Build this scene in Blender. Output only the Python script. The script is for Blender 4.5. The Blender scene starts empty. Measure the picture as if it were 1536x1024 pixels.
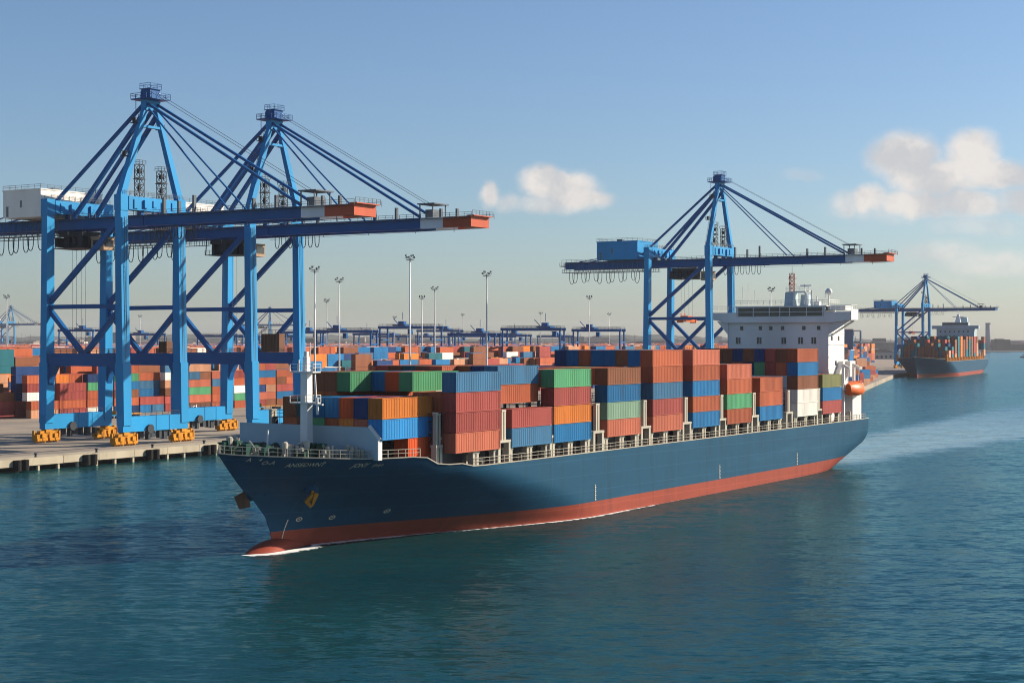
import bpy, math, random
from mathutils import Vector, Matrix

random.seed(7)
S = bpy.context.scene
COL = S.collection
RAD = math.radians
EYE = 28.75                      # eye height above the water, metres
TH = RAD(31.2)                   # heading of quay and ship, from the view axis
UX, UY = math.sin(TH), math.cos(TH)
VX, VY = math.cos(TH), -math.sin(TH)
QZ = 2.8                         # quay level

def uv(u, v):
    return (u * UX + v * VX, u * UY + v * VY)

# ------------------------------------------------------------------ camera
cd = bpy.data.cameras.new('camera')
cam = bpy.data.objects.new('camera', cd)
COL.objects.link(cam)
cam.location = (0, 0, EYE)
cam.rotation_euler = (RAD(90), 0, 0)
cd.sensor_width = 36.0
cd.lens = 36.0 * 2450 / 1536
cd.clip_start = 1.0
cd.clip_end = 60000
S.camera = cam

# ------------------------------------------------------------------ light
SUN_EL, SUN_AZ = 26.0, 71.0      # azimuth clockwise from +Y
SUN_STRENGTH, SKY_STRENGTH, EXPOSURE = 5.0, 0.064, 0.80
S.view_settings.view_transform = 'Standard'
S.view_settings.look = 'None'
S.view_settings.gamma = 1.0
S.view_settings.exposure = EXPOSURE
S.cycles.use_denoising = True
S.cycles.filter_width = 1.05
S.cycles.max_bounces = 6
S.cycles.volume_bounces = 0
S.cycles.transparent_max_bounces = 12

sl = bpy.data.lights.new('sun', 'SUN')
sl.energy = SUN_STRENGTH
sl.angle = RAD(0.53)
sl.color = (1.0, 0.86, 0.70)
so = bpy.data.objects.new('sun', sl)
COL.objects.link(so)
sdir = Vector((math.sin(RAD(SUN_AZ)) * math.cos(RAD(SUN_EL)), math.cos(RAD(SUN_AZ)) * math.cos(RAD(SUN_EL)), math.sin(RAD(SUN_EL))))
so.rotation_euler = sdir.to_track_quat('Z', 'Y').to_euler()
so.location = (200, 100, 300)

W = bpy.data.worlds.new('World')
S.world = W
W.use_nodes = True
nt = W.node_tree
for n in list(nt.nodes):
    nt.nodes.remove(n)

class NB:
    """small node helper"""
    def __init__(s, tree): s.t = tree
    def new(s, typ, **kw):
        n = s.t.nodes.new(typ)
        for k, val in kw.items(): setattr(n, k, val)
        return n
    def put(s, sock, val):
        if isinstance(val, bpy.types.NodeSocket): s.t.links.new(val, sock)
        elif val is not None: sock.default_value = val
    def math(s, op, a, b=None, c=None, clamp=False):
        n = s.new('ShaderNodeMath', operation=op); n.use_clamp = clamp
        s.put(n.inputs[0], a); s.put(n.inputs[1], b); s.put(n.inputs[2], c)
        return n.outputs[0]
    def vmath(s, op, a, b=None):
        n = s.new('ShaderNodeVectorMath', operation=op)
        s.put(n.inputs[0], a); s.put(n.inputs[1], b)
        return n.outputs['Value'] if op in ('LENGTH', 'DOT_PRODUCT') else n.outputs[0]
    def ramp(s, val, a, b, c=0.0, d=1.0, smooth=True):
        n = s.new('ShaderNodeMapRange'); n.interpolation_type = 'SMOOTHSTEP' if smooth else 'LINEAR'
        s.put(n.inputs[0], val)
        for i, q in enumerate((a, b, c, d)): s.put(n.inputs[1 + i], q)
        return n.outputs[0]
    def noise(s, vec, scale, detail=4.0, rough=0.55, dist=0.0, color=False):
        n = s.new('ShaderNodeTexNoise')
        s.put(n.inputs['Vector'], vec); n.inputs['Scale'].default_value = scale
        n.inputs['Detail'].default_value = detail; n.inputs['Roughness'].default_value = rough
        n.inputs['Distortion'].default_value = dist
        return n.outputs['Color'] if color else n.outputs[0]
    def mix(s, fac, a, b, blend='MIX'):
        n = s.new('ShaderNodeMix', data_type='RGBA', blend_type=blend)
        s.put(n.inputs[0], fac); s.put(n.inputs[6], a); s.put(n.inputs[7], b)
        return n.outputs[2]

def rgba(c): return (c[0], c[1], c[2], 1.0)

b = NB(nt)
sky = b.new('ShaderNodeTexSky', sky_type='NISHITA')
sky.sun_disc = False
sky.sun_elevation = RAD(SUN_EL)
sky.sun_rotation = RAD(SUN_AZ)
sky.air_density = 1.0
sky.dust_density = 0.75
sky.ozone_density = 4.0
bg = b.new('ShaderNodeBackground')
nt.links.new(b.vmath('MULTIPLY', sky.outputs[0], (0.98, 1.025, 1.10)), bg.inputs[0])   # white balance
bg.inputs[1].default_value = SKY_STRENGTH
# cumulus clouds, placed by direction (tangent of azimuth and elevation about +Y)
tc = b.new('ShaderNodeTexCoord')
sp = b.new('ShaderNodeSeparateXYZ'); nt.links.new(tc.outputs['Generated'], sp.inputs[0])
front = b.math('GREATER_THAN', sp.outputs[1], 0.05)
yy = b.math('MAXIMUM', sp.outputs[1], 0.05)
ta = b.math('DIVIDE', sp.outputs[0], yy)
te = b.math('DIVIDE', sp.outputs[2], yy)
cb = b.new('ShaderNodeCombineXYZ'); b.put(cb.inputs[0], ta); b.put(cb.inputs[1], te)
base = cb.outputs[0]
n1 = b.vmath('SUBTRACT', b.noise(base, 38.0, 6, 0.6, color=True), (0.5, 0.5, 0.5))
sc = b.new('ShaderNodeVectorMath', operation='SCALE'); b.put(sc.inputs[0], n1); sc.inputs['Scale'].default_value = 0.015
warp = b.vmath('ADD', base, sc.outputs[0])
PX = 2450.0
clouds = [  # noqa  # tangent position, radii and weight
    (-34, 222, 20, 22, .8), (-8, 210, 34, 16, .5), (48, 236, 42, 34, 1.0), (84, 230, 52, 34, 1.0), (110, 214, 44, 22, .85), (62, 206, 84, 16, .6),
    (588, 276, 66, 48, 1.0), (640, 246, 60, 40, .95), (606, 246, 54, 34, .9), (690, 276, 54, 46, 1.0), (730, 250, 72, 30, .9), (672, 240, 60, 28, .7),
    (500, 206, 34, 24, .6), (540, 212, 42, 26, .85), (604, 208, 70, 26, .85), (680, 208, 84, 24, .8), (770, 212, 60, 24, .7), (640, 196, 130, 16, .55),
    (436, 246, 46, 14, .34), (640, 132, 90, 26, .5), (716, 118, 110, 28, .5), (600, 92, 150, 22, .32), (560, 200, 120, 30, .4), (700, 176, 120, 24, .4), (330, 100, 90, 14, .14),
]
dens = None
for (cx, cy, rx, ry, am) in clouds:
    d = b.vmath('DIVIDE', b.vmath('SUBTRACT', warp, (cx / PX, cy / PX, 0)), (rx / PX, ry / PX, 1.0))
    q = b.ramp(b.vmath('LENGTH', d), 1.3, 0.25, 0.0, am)
    dens = q if dens is None else b.math('MAXIMUM', dens, q)
fine = b.noise(base, 110.0, 5, 0.6)
dens2 = b.math('ADD', dens, b.math('MULTIPLY', b.math('SUBTRACT', fine, 0.5), b.math('MULTIPLY', dens, 0.7)))
alpha = b.math('MULTIPLY', b.ramp(dens2, 0.08, 0.85, 0.0, 0.92), front)
lit = b.ramp(b.noise(warp, 30.0, 4, 0.6), 0.35, 0.65)
bgc = b.new('ShaderNodeBackground')
nt.links.new(b.mix(lit, rgba((0.64, 0.635, 0.65)), rgba((0.90, 0.84, 0.79))), bgc.inputs[0])
bgc.inputs[1].default_value = 0.55
mx = b.new('ShaderNodeMixShader'); b.put(mx.inputs[0], alpha)
nt.links.new(bg.outputs[0], mx.inputs[1]); nt.links.new(bgc.outputs[0], mx.inputs[2])
wo = b.new('ShaderNodeOutputWorld'); nt.links.new(mx.outputs[0], wo.inputs[0])

# ------------------------------------------------------------------ materials
def paint(name, col, rough=0.55, dirt=0.25, dirtcol=(0.10, 0.065, 0.04), scale=0.5, streak=True, metal=0.0, vary=0.0, bump=0.0, spec=0.15, fleck=0.0):
    m = bpy.data.materials.new(name)
    m.use_nodes = True
    t = m.node_tree
    q = NB(t)
    p = t.nodes['Principled BSDF']
    tcn = q.new('ShaderNodeTexCoord')
    vec = tcn.outputs['Object']
    mp = q.new('ShaderNodeMapping'); t.links.new(vec, mp.inputs[0])
    mp.inputs['Scale'].default_value = (1, 1, 0.22) if streak else (1, 1, 1)
    oi = q.new('ShaderNodeObjectInfo')
    off = q.vmath('ADD', mp.outputs[0], None)
    n2 = off.node
    cmb = q.new('ShaderNodeCombineXYZ'); q.put(cmb.inputs[0], q.math('MULTIPLY', oi.outputs['Random'], 71.0)); q.put(cmb.inputs[1], q.math('MULTIPLY', oi.outputs['Random'], 37.0))
    t.links.new(cmb.outputs[0], n2.inputs[1])
    big = q.noise(off, scale, 5, 0.62)
    f = q.ramp(big, 0.50, 0.80, 0.0, dirt)
    c = q.mix(f, rgba(col), rgba(dirtcol))
    tone = q.noise(off, scale * 0.35, 2, 0.5)
    k = q.ramp(tone, 0.3, 0.7, 0.86, 1.12, smooth=False)
    if vary:
        k = q.math('MULTIPLY', k, q.math('ADD', 1.0 - vary, q.math('MULTIPLY', oi.outputs['Random'], 2 * vary)))
    mul = q.new('ShaderNodeVectorMath', operation='SCALE'); q.put(mul.inputs[0], c); q.put(mul.inputs['Scale'], k)
    out = mul.outputs[0]
    if fleck:
        fl = q.ramp(q.noise(off, scale * 6, 4, 0.7), 0.66, 0.78, 0, fleck)
        out = q.mix(fl, out, rgba((0.13, 0.06, 0.03)))
    t.links.new(out, p.inputs['Base Color'])
    q.put(p.inputs['Roughness'], q.ramp(big, 0.2, 0.8, rough - 0.08, rough + 0.12))
    p.inputs['Metallic'].default_value = metal
    p.inputs['Specular IOR Level'].default_value = spec
    if bump:
        bp = q.new('ShaderNodeBump'); bp.inputs['Strength'].default_value = bump; bp.inputs['Distance'].default_value = 0.05
        t.links.new(big, bp.inputs['Height']); t.links.new(bp.outputs[0], p.inputs['Normal'])
    return m

M = {}
CC = {  # container paints
    'orange': (0.517, 0.152, 0.027), 'bright orange': (0.456, 0.068, 0.019), 'rust': (0.350, 0.087, 0.038), 'salmon': (0.380, 0.106, 0.061),
    'brick': (0.274, 0.057, 0.047), 'brown': (0.182, 0.068, 0.034), 'blue': (0.012, 0.122, 0.281), 'steel blue': (0.038, 0.122, 0.220),
    'bright blue': (0.023, 0.182, 0.418), 'green': (0.065, 0.243, 0.114), 'pale green': (0.175, 0.274, 0.190), 'olive': (0.167, 0.167, 0.068),
    'white': (0.66, 0.63, 0.56), 'navy': (0.011, 0.038, 0.122), 'teal': (0.015, 0.106, 0.129), 'ochre': (0.426, 0.228, 0.084), 'tan': (0.395, 0.198, 0.114),
}
for k_, c_ in CC.items():
    M['c ' + k_] = paint('container ' + k_, c_, 0.5, 0.55, (c_[0] * .4 + .03, c_[1] * .4 + .018, c_[2] * .4 + .01), 0.7, vary=0.2, spec=0.08, fleck=0.4)
M['crane'] = paint('crane blue paint', (0.010, 0.235, 0.50), 0.45, 0.22, (0.03, 0.10, 0.18), 0.25, bump=0.0)
M['crane_shaded'] = paint('crane blue with painted shade', (0.003, 0.085, 0.26), 0.45, 0.2, (0.02, 0.06, 0.12), 0.25)  # crane blue with the shade of the unlit faces put into its colour
M['dark'] = paint('dark machinery steel', (0.035, 0.045, 0.055), 0.6, 0.4, (0.09, 0.05, 0.03), 0.8)
M['rail'] = paint('galvanised rail', (0.10, 0.12, 0.14), 0.6, 0.3, (0.06, 0.05, 0.04), 1.0)
M['yellow'] = paint('bogie yellow', (0.50, 0.21, 0.012), 0.55, 0.75, (0.12, 0.06, 0.02), 0.9)
M['tan'] = paint('trolley cab tan', (0.36, 0.24, 0.15), 0.6, 0.4, (0.08, 0.06, 0.05), 0.8)
M['white'] = paint('white ship paint', (0.68, 0.67, 0.64), 0.45, 0.16, (0.42, 0.34, 0.24), 0.35)
M['house'] = paint('machinery house white', (0.76, 0.72, 0.64), 0.5, 0.15, (0.5, 0.42, 0.32), 0.3)
M['cream'] = paint('cream lashing steel', (0.40, 0.37, 0.30), 0.55, 0.6, (0.24, 0.17, 0.09), 0.7)
M['grey'] = paint('breakwater grey blue', (0.34, 0.43, 0.47), 0.5, 0.25, (0.16, 0.17, 0.18), 0.3)
M['red'] = paint('boom tip red', (0.46, 0.085, 0.035), 0.5, 0.25, (0.22, 0.05, 0.03), 0.4)
M['wband'] = paint('boom band white', (0.66, 0.66, 0.68), 0.5, 0.2, (0.4, 0.38, 0.36), 0.4)
M['glass'] = paint('dark window glass', (0.012, 0.018, 0.026), 0.12, 0.0, scale=1, spec=0.6)
M['deck'] = paint('ship deck', (0.14, 0.06, 0.045), 0.7, 0.4, (0.05, 0.05, 0.05), 0.3, streak=False)
M['green'] = paint('deck gear green', (0.012, 0.06, 0.042), 0.5, 0.4, (0.05, 0.05, 0.03), 1.0)
M['lifeboat'] = paint('lifeboat orange', (0.72, 0.13, 0.02), 0.4, 0.15, (0.3, 0.08, 0.03), 0.8)
M['anchor'] = paint('anchor rust orange', (0.52, 0.20, 0.025), 0.7, 0.4, (0.12, 0.06, 0.03), 1.2)
M['anchord'] = paint('anchor rust brown', (0.15, 0.07, 0.04), 0.7, 0.5, (0.06, 0.04, 0.03), 1.2)
M['mark'] = paint('hull lettering', (0.46, 0.43, 0.33), 0.6, 0.5, (0.2, 0.17, 0.12), 2.5)
M['concrete'] = paint('quay concrete', (0.40, 0.35, 0.26), 0.85, 0.65, (0.12, 0.10, 0.075), 0.45, bump=0.4)
M['rubber'] = paint('fender rubber', (0.012, 0.012, 0.012), 0.8, 0.2, (0.03, 0.03, 0.03), 1.0)
M['galv'] = paint('light mast steel', (0.62, 0.62, 0.60), 0.5, 0.15, (0.3, 0.3, 0.3), 0.3, metal=0.2)
M['tower'] = paint('blue tower cladding', (0.07, 0.13, 0.22), 0.5, 0.2, (0.05, 0.07, 0.1), 0.05)
M['warehouse'] = paint('pale warehouse cladding', (0.42, 0.38, 0.34), 0.7, 0.3, (0.25, 0.22, 0.2), 0.05)
M['roof'] = paint('warehouse roof', (0.22, 0.18, 0.16), 0.7, 0.3, (0.1, 0.09, 0.09), 0.05)
M['chimney'] = paint('chimney concrete', (0.22, 0.24, 0.26), 0.8, 0.2, (0.1, 0.1, 0.1), 0.05)
M['scrub'] = paint('far trees and roofs', (0.055, 0.065, 0.055), 0.9, 0.9, (0.22, 0.17, 0.14), 0.016, streak=False)

def hull_mat(name, col, dirtcol, rough, plate=True, seamdark=0.8):
    m = bpy.data.materials.new(name); m.use_nodes = True
    t = m.node_tree; q = NB(t); p = t.nodes['Principled BSDF']
    vec = q.new('ShaderNodeTexCoord').outputs['Object']
    mp = q.new('ShaderNodeMapping'); t.links.new(vec, mp.inputs[0]); mp.inputs['Scale'].default_value = (0.6, 1, 0.12)
    st = q.noise(mp.outputs[0], 0.55, 5, 0.65)
    mp2 = q.new('ShaderNodeMapping'); t.links.new(vec, mp2.inputs[0]); mp2.inputs['Scale'].default_value = (0.3, 0.12, 0.8)
    bl = q.noise(mp2.outputs[0], 0.5, 4, 0.6)
    c = q.mix(q.ramp(st, 0.46, 0.8, 0, 0.6), rgba(col), rgba(dirtcol))
    c = q.mix(q.ramp(bl, 0.45, 0.8, 0, 0.3), c, rgba([x * 1.6 + .01 for x in col]))
    # plate seams: strakes every 2.4 m and butts every 9 m
    s3 = q.new('ShaderNodeSeparateXYZ'); t.links.new(vec, s3.inputs[0])
    def seam(val, per, w):
        fr = q.math('FRACT', q.math('DIVIDE', val, per))
        return q.ramp(q.math('ABSOLUTE', q.math('SUBTRACT', fr, 0.5)), 0.5 - w, 0.5, 0, 1)
    sm = q.math('MAXIMUM', seam(q.math('ADD', s3.outputs[2], q.math('MULTIPLY', s3.outputs[1], 0.012)), 2.6, 0.035), seam(s3.outputs[1], 9.0, 0.008))
    if plate:
        c = q.mix(q.math('MULTIPLY', sm, 0.28), c, rgba([x * 2.0 + .02 for x in col]))
    t.links.new(c, p.inputs['Base Color'])
    p.inputs['Roughness'].default_value = rough
    p.inputs['Specular IOR Level'].default_value = 0.06
    bp = q.new('ShaderNodeBump'); bp.inputs['Strength'].default_value = 0.25; bp.inputs['Distance'].default_value = 0.04
    mp3 = q.new('ShaderNodeMapping'); t.links.new(vec, mp3.inputs[0]); mp3.inputs['Scale'].default_value = (1, 1.2, 0.4)
    t.links.new(q.noise(mp3.outputs[0], 0.8, 3, 0.5), bp.inputs['Height'])
    t.links.new(bp.outputs[0], p.inputs['Normal'])
    return m
M['hull'] = hull_mat('navy hull paint', (0.011, 0.058, 0.108), (0.013, 0.036, 0.055), 0.5)
M['boot'] = hull_mat('red boot topping', (0.25, 0.052, 0.032), (0.12, 0.036, 0.026), 0.55)

# ------------------------------------------------------------------ mesh builder
class MB:
    def __init__(s): s.v = []; s.f = []; s.mi = []; s.cur = 0
    def add(s, vs, fs):
        o = len(s.v); s.v += [tuple(x) for x in vs]
        for f in fs: s.f.append(tuple(i + o for i in f)); s.mi.append(s.cur)
        return s
    def hexa(s, p):          # 8 points: bottom ring ccw, top ring ccw
        return s.add(p, [(3, 2, 1, 0), (4, 5, 6, 7), (0, 1, 5, 4), (1, 2, 6, 5), (2, 3, 7, 6), (3, 0, 4, 7)])
    def box(s, x0, x1, y0, y1, z0, z1):
        return s.hexa([(x0, y0, z0), (x1, y0, z0), (x1, y1, z0), (x0, y1, z0), (x0, y0, z1), (x1, y0, z1), (x1, y1, z1), (x0, y1, z1)])
    def cbox(s, c, d): return s.box(c[0] - d[0] / 2, c[0] + d[0] / 2, c[1] - d[1] / 2, c[1] + d[1] / 2, c[2] - d[2] / 2, c[2] + d[2] / 2)
    def leg(s, p, a, q, c):   # upright tapered box: centre p (size a) to centre q (size c)
        r = []
        for (o, d) in ((p, a), (q, c)):
            r += [(o[0] - d[0] / 2, o[1] - d[1] / 2, o[2]), (o[0] + d[0] / 2, o[1] - d[1] / 2, o[2]), (o[0] + d[0] / 2, o[1] + d[1] / 2, o[2]), (o[0] - d[0] / 2, o[1] + d[1] / 2, o[2])]
        return s.hexa(r)
    def beam(s, p, q, w, h=None, ref=(0, 0, 1)):
        h = h or w
        p = Vector(p); q = Vector(q); d = (q - p)
        if d.length < 1e-6: return s
        d.normalize(); r = Vector(ref)
        if abs(d.dot(r)) > 0.98: r = Vector((0, 1, 0)) if abs(d.y) < 0.9 else Vector((1, 0, 0))
        sd = d.cross(r).normalized(); up = sd.cross(d).normalized()
        a = sd * (w / 2); c = up * (h / 2)
        return s.hexa([p - a - c, p + a - c, p + a + c, p - a + c, q - a - c, q + a - c, q + a + c, q - a + c])
    def tube(s, p, q, r, n=6, r2=None, cap=True):
        p = Vector(p); q = Vector(q); d = q - p
        if d.length < 1e-6: return s
        d.normalize(); ref = Vector((0, 0, 1)) if abs(d.z) < 0.9 else Vector((1, 0, 0))
        a = d.cross(ref).normalized(); c = a.cross(d)
        r2 = r if r2 is None else r2
        vs = []
        for (o, rr) in ((p, r), (q, r2)):
            for i in range(n):
                t = 2 * math.pi * i / n
                vs.append(o + a * (rr * math.cos(t)) + c * (rr * math.sin(t)))
        fs = [(i, i + n, (i + 1) % n + n, (i + 1) % n) for i in range(n)]
        if cap: fs += [tuple(range(n)), tuple(range(2 * n - 1, n - 1, -1))]
        return s.add(vs, fs)
    def prism(s, pts, d):     # polygon (3D points) extruded by vector d
        n = len(pts); d = Vector(d)
        vs = [Vector(p) for p in pts] + [Vector(p) + d for p in pts]
        return s.add(vs, [tuple(range(n - 1, -1, -1)), tuple(range(n, 2 * n))] + [(i, (i + 1) % n, (i + 1) % n + n, i + n) for i in range(n)])
    def rail(s, pts, h=1.1, step=2.0, r=0.05, n=4, mid=True):
        for a, c in zip(pts[:-1], pts[1:]):
            a = Vector(a); c = Vector(c); L = (c - a).length
            k = max(1, int(L / step))
            for i in range(k + 1):
                p = a.lerp(c, i / k); s.beam(p, p + Vector((0, 0, h)), r * 1.6)
            s.beam(a + Vector((0, 0, h)), c + Vector((0, 0, h)), r * 1.6)
            if mid: s.beam(a + Vector((0, 0, h * .55)), c + Vector((0, 0, h * .55)), r * 1.4)
        return s
    def lathe(s, c, prof, n=10):   # prof: (radius, z)
        vs = []
        for (r, z) in prof:
            for i in range(n):
                t = 2 * math.pi * i / n; vs.append((c[0] + r * math.cos(t), c[1] + r * math.sin(t), c[2] + z))
        fs = []
        for j in range(len(prof) - 1):
            for i in range(n): fs.append((j * n + i, j * n + (i + 1) % n, (j + 1) * n + (i + 1) % n, (j + 1) * n + i))
        fs.append(tuple(range(n - 1, -1, -1))); fs.append(tuple(range((len(prof) - 1) * n, len(prof) * n)))
        return s.add(vs, fs)
    def mesh(s, name, mats, smooth=False):
        me = bpy.data.meshes.new(name); me.from_pydata(s.v, [], s.f)
        for m in (mats if isinstance(mats, (list, tuple)) else [mats]): me.materials.append(m)
        if any(s.mi): me.polygons.foreach_set('material_index', s.mi)
        if smooth: me.polygons.foreach_set('use_smooth', [True] * len(me.polygons))
        me.validate(); me.update()
        return me
    def build(s, name, mats, parent=None, smooth=False, loc=None, label=None):
        o = bpy.data.objects.new(name, s.mesh(name, mats, smooth)); COL.objects.link(o)
        if parent: o.parent = parent
        if loc: o.location = loc
        if label: o['label'] = label
        return o

def link(name, me, parent=None, loc=(0, 0, 0), rz=0.0):
    o = bpy.data.objects.new(name, me); COL.objects.link(o)
    if parent: o.parent = parent
    o.location = loc; o.rotation_euler = (0, 0, rz)
    return o

def thing(name, label, cat, loc=(0, 0, 0), rz=0.0, group=None):
    o = bpy.data.objects.new(name, None); COL.objects.link(o)
    o.empty_display_size = 0.5
    o.location = loc; o.rotation_euler = (0, 0, rz)
    return tag(o, label, cat, group)

def tag(o, label, cat, group=None, kind=None):
    o['label'] = label; o['category'] = cat
    if group: o['group'] = group
    if kind: o['kind'] = kind
    return o

def struct(o):
    o['kind'] = 'structure'; return o

def dup(root, loc, rz, label, group=None):
    def cp(o, par):
        c = o.copy(); COL.objects.link(c)
        if par: c.parent = par; c.matrix_parent_inverse = o.matrix_parent_inverse
        for ch in o.children: cp(ch, c)
        return c
    r = cp(root, None)
    r.location = loc; r.rotation_euler = (0, 0, rz); r['label'] = label
    if group: r['group'] = group
    return r

def smooth_auto(o, deg=35):
    me = o.data
    me.polygons.foreach_set('use_smooth', [True] * len(me.polygons))
    try: me.set_sharp_from_angle(angle=RAD(deg))
    except Exception: pass

# ------------------------------------------------------------------ setting: water and land
def water_mat():
    m = bpy.data.materials.new('harbour water'); m.use_nodes = True
    t = m.node_tree; q = NB(t); p = t.nodes['Principled BSDF']
    geo = q.new('ShaderNodeNewGeometry'); pos = geo.outputs['Position']
    # broad patches of wind and silt
    mpA = q.new('ShaderNodeMapping'); t.links.new(pos, mpA.inputs[0]); mpA.inputs['Scale'].default_value = (0.006, 0.011, 1)
    patch = q.noise(mpA.outputs[0], 1.0, 3, 0.55)
    c = q.mix(q.ramp(patch, 0.35, 0.65), rgba((0.003, 0.031, 0.040)), rgba((0.005, 0.044, 0.048)))
    # churned, paler water of the wake astern of the ship (ship axes: along u, across v)
    mu = q.vmath('DOT_PRODUCT', pos, (UX, UY, 0)); mv = q.vmath('DOT_PRODUCT', pos, (VX, VY, 0))
    su = q.math('SUBTRACT', mu, 168.7); sv = q.math('ADD', mv, 144.9)
    half = q.math('ADD', 15.0, q.math('MULTIPLY', q.math('MAXIMUM', q.math('SUBTRACT', su, 190.0), 0.0), 0.07))
    wn = q.noise(pos, 0.09, 5, 0.7)
    inside = q.ramp(q.math('SUBTRACT', q.math('ABSOLUTE', sv), q.math('ADD', half, q.math('MULTIPLY', q.math('SUBTRACT', wn, 0.5), 26.0))), 5.0, -9.0)
    along = q.math('MULTIPLY', q.ramp(su, 190.0, 206.0), q.ramp(su, 800.0, 230.0))
    wk = q.math('MULTIPLY', inside, along)
    mpW = q.new('ShaderNodeMapping'); t.links.new(pos, mpW.inputs[0]); mpW.inputs['Scale'].default_value = (0.10, 0.5, 1); mpW.inputs['Rotation'].default_value = (0, 0, RAD(20))
    lace = q.ramp(q.noise(mpW.outputs[0], 1.0, 5, 0.7), 0.42, 0.75)
    c = q.mix(q.math('MULTIPLY', wk, q.math('ADD', 0.35, q.math('MULTIPLY', lace, 0.65))), c, rgba((0.38, 0.46, 0.41)))
    # waves: swell, wind chop and ripples tilt the surface at every distance
    def wave(sx, sy, rot, det, ro):
        mp = q.new('ShaderNodeMapping'); t.links.new(pos, mp.inputs[0])
        mp.inputs['Scale'].default_value = (sx, sy, 1); mp.inputs['Rotation'].default_value = (0, 0, RAD(rot))
        return q.vmath('SUBTRACT', q.noise(mp.outputs[0], 1.0, det, ro, 0.3, color=True), (0.5, 0.5, 0.5))
    def scl(vv, k):
        n = q.new('ShaderNodeVectorMath', operation='SCALE'); q.put(n.inputs[0], vv); q.put(n.inputs['Scale'], k); return n.outputs[0]
    tilt = scl(wave(0.028, 0.060, 8, 2, 0.5), 0.10)
    tilt = q.vmath('ADD', tilt, scl(wave(0.12, 0.32, -12, 3, 0.6), 0.30))
    tilt = q.vmath('ADD', tilt, scl(wave(0.50, 1.2, 12, 4, 0.7), 0.70))
    tilt = scl(q.vmath('MULTIPLY', tilt, (1.0, 1.0, 0.0)), q.ramp(patch, 0.3, 0.7, 0.8, 1.15))
    nrm = q.vmath('NORMALIZE', q.vmath('ADD', tilt, (0, 0, 1)))
    # body colour of the water plus a sky reflection damped for wave shadowing
    t.nodes.remove(p)
    df = q.new('ShaderNodeBsdfDiffuse'); t.links.new(c, df.inputs['Color']); t.links.new(nrm, df.inputs['Normal'])
    gl = q.new('ShaderNodeBsdfGlossy'); gl.inputs['Color'].default_value = (0.50, 0.86, 0.98, 1)
    q.put(gl.inputs['Roughness'], q.math('ADD', 0.16, q.math('MULTIPLY', wk, 0.25))); t.links.new(nrm, gl.inputs['Normal'])
    fr = q.new('ShaderNodeFresnel'); fr.inputs['IOR'].default_value = 1.333; t.links.new(nrm, fr.inputs['Normal'])
    ms = q.new('ShaderNodeMixShader'); q.put(ms.inputs[0], q.math('MULTIPLY', fr.outputs[0], 0.62))
    t.links.new(df.outputs[0], ms.inputs[1]); t.links.new(gl.outputs[0], ms.inputs[2])
    t.links.new(ms.outputs[0], t.nodes['Material Output'].inputs['Surface'])
    return m
M['water'] = water_mat()
struct(MB().add([(-6000, -200, 0), (6000, -200, 0), (6000, 8200, 0), (-6000, 8200, 0)], [(0, 1, 2, 3)]).build('water', M['water']))

def ground_mat():
    m = bpy.data.materials.new('terminal pavement'); m.use_nodes = True
    t = m.node_tree; q = NB(t); p = t.nodes['Principled BSDF']
    pos = q.new('ShaderNodeNewGeometry').outputs['Position']
    a = q.noise(pos, 0.03, 5, 0.6); c1 = q.noise(pos, 0.35, 5, 0.65)
    c = q.mix(q.ramp(a, 0.35, 0.7), rgba((0.30, 0.25, 0.185)), rgba((0.20, 0.17, 0.135)))
    c = q.mix(q.ramp(c1, 0.55, 0.8, 0, 0.5), c, rgba((0.09, 0.08, 0.07)))
    # tyre lanes worn dark along the quay
    mv = q.vmath('DOT_PRODUCT', pos, (VX, VY, 0))
    wl = q.new('ShaderNodeTexNoise'); wl.noise_dimensions = '1D'; q.put(wl.inputs['W'], mv); wl.inputs['Scale'].default_value = 0.33; wl.inputs['Detail'].default_value = 3
    c = q.mix(q.ramp(wl.outputs[0], 0.5, 0.72, 0, 0.45), c, rgba((0.08, 0.07, 0.06)))
    oil = q.ramp(q.noise(pos, 0.12, 6, 0.7, 1.5), 0.62, 0.74, 0, 0.55)
    c = q.mix(oil, c, rgba((0.045, 0.04, 0.035)))
    t.links.new(c, p.inputs['Base Color']); p.inputs['Roughness'].default_value = 0.85
    return m
M['ground'] = ground_mat()
outline = [uv(60, -286), uv(430, -286), uv(430, -246), uv(705, -246), (166, 812), (302, 1290), (408, 1560), (520, 1850), (560, 2500), (620, 4550), (3200, 4500), (3200, 8000), (-5500, 8000), (-5500, 260)]
g = MB()
n_ = len(outline)
g.add([(x, y, QZ) for x, y in outline], [tuple(range(n_))])
g.add([(x, y, QZ) for x, y in outline] + [(x, y, -1.5) for x, y in outline], [(i, (i + 1) % n_, (i + 1) % n_ + n_, i + n_) for i in range(n_)])
struct(g.build('ground', M['ground']))

# low hills behind the harbour
def ridge(x0, x1, y, zmax, step, seed):
    r = random.Random(seed); mb = MB(); pts = []
    x = x0; z = zmax * .5
    while x <= x1:
        z += r.uniform(-1, 1) * zmax * .12; z = min(zmax, max(zmax * .3, z)); pts.append((x, z)); x += step
    vs = []; fs = []
    for (x, z) in pts: vs += [(x, y, 0), (x, y + 60, z * .7), (x, y + 250, z), (x, y + 700, 0)]
    for i in range(len(pts) - 1):
        for j in range(3): fs.append((i * 4 + j, (i + 1) * 4 + j, (i + 1) * 4 + j + 1, i * 4 + j + 1))
    return mb.add(vs, fs)
struct(ridge(-3300, 3300, 6200, 58, 35, 3).build('hills', M['scrub']))

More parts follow.
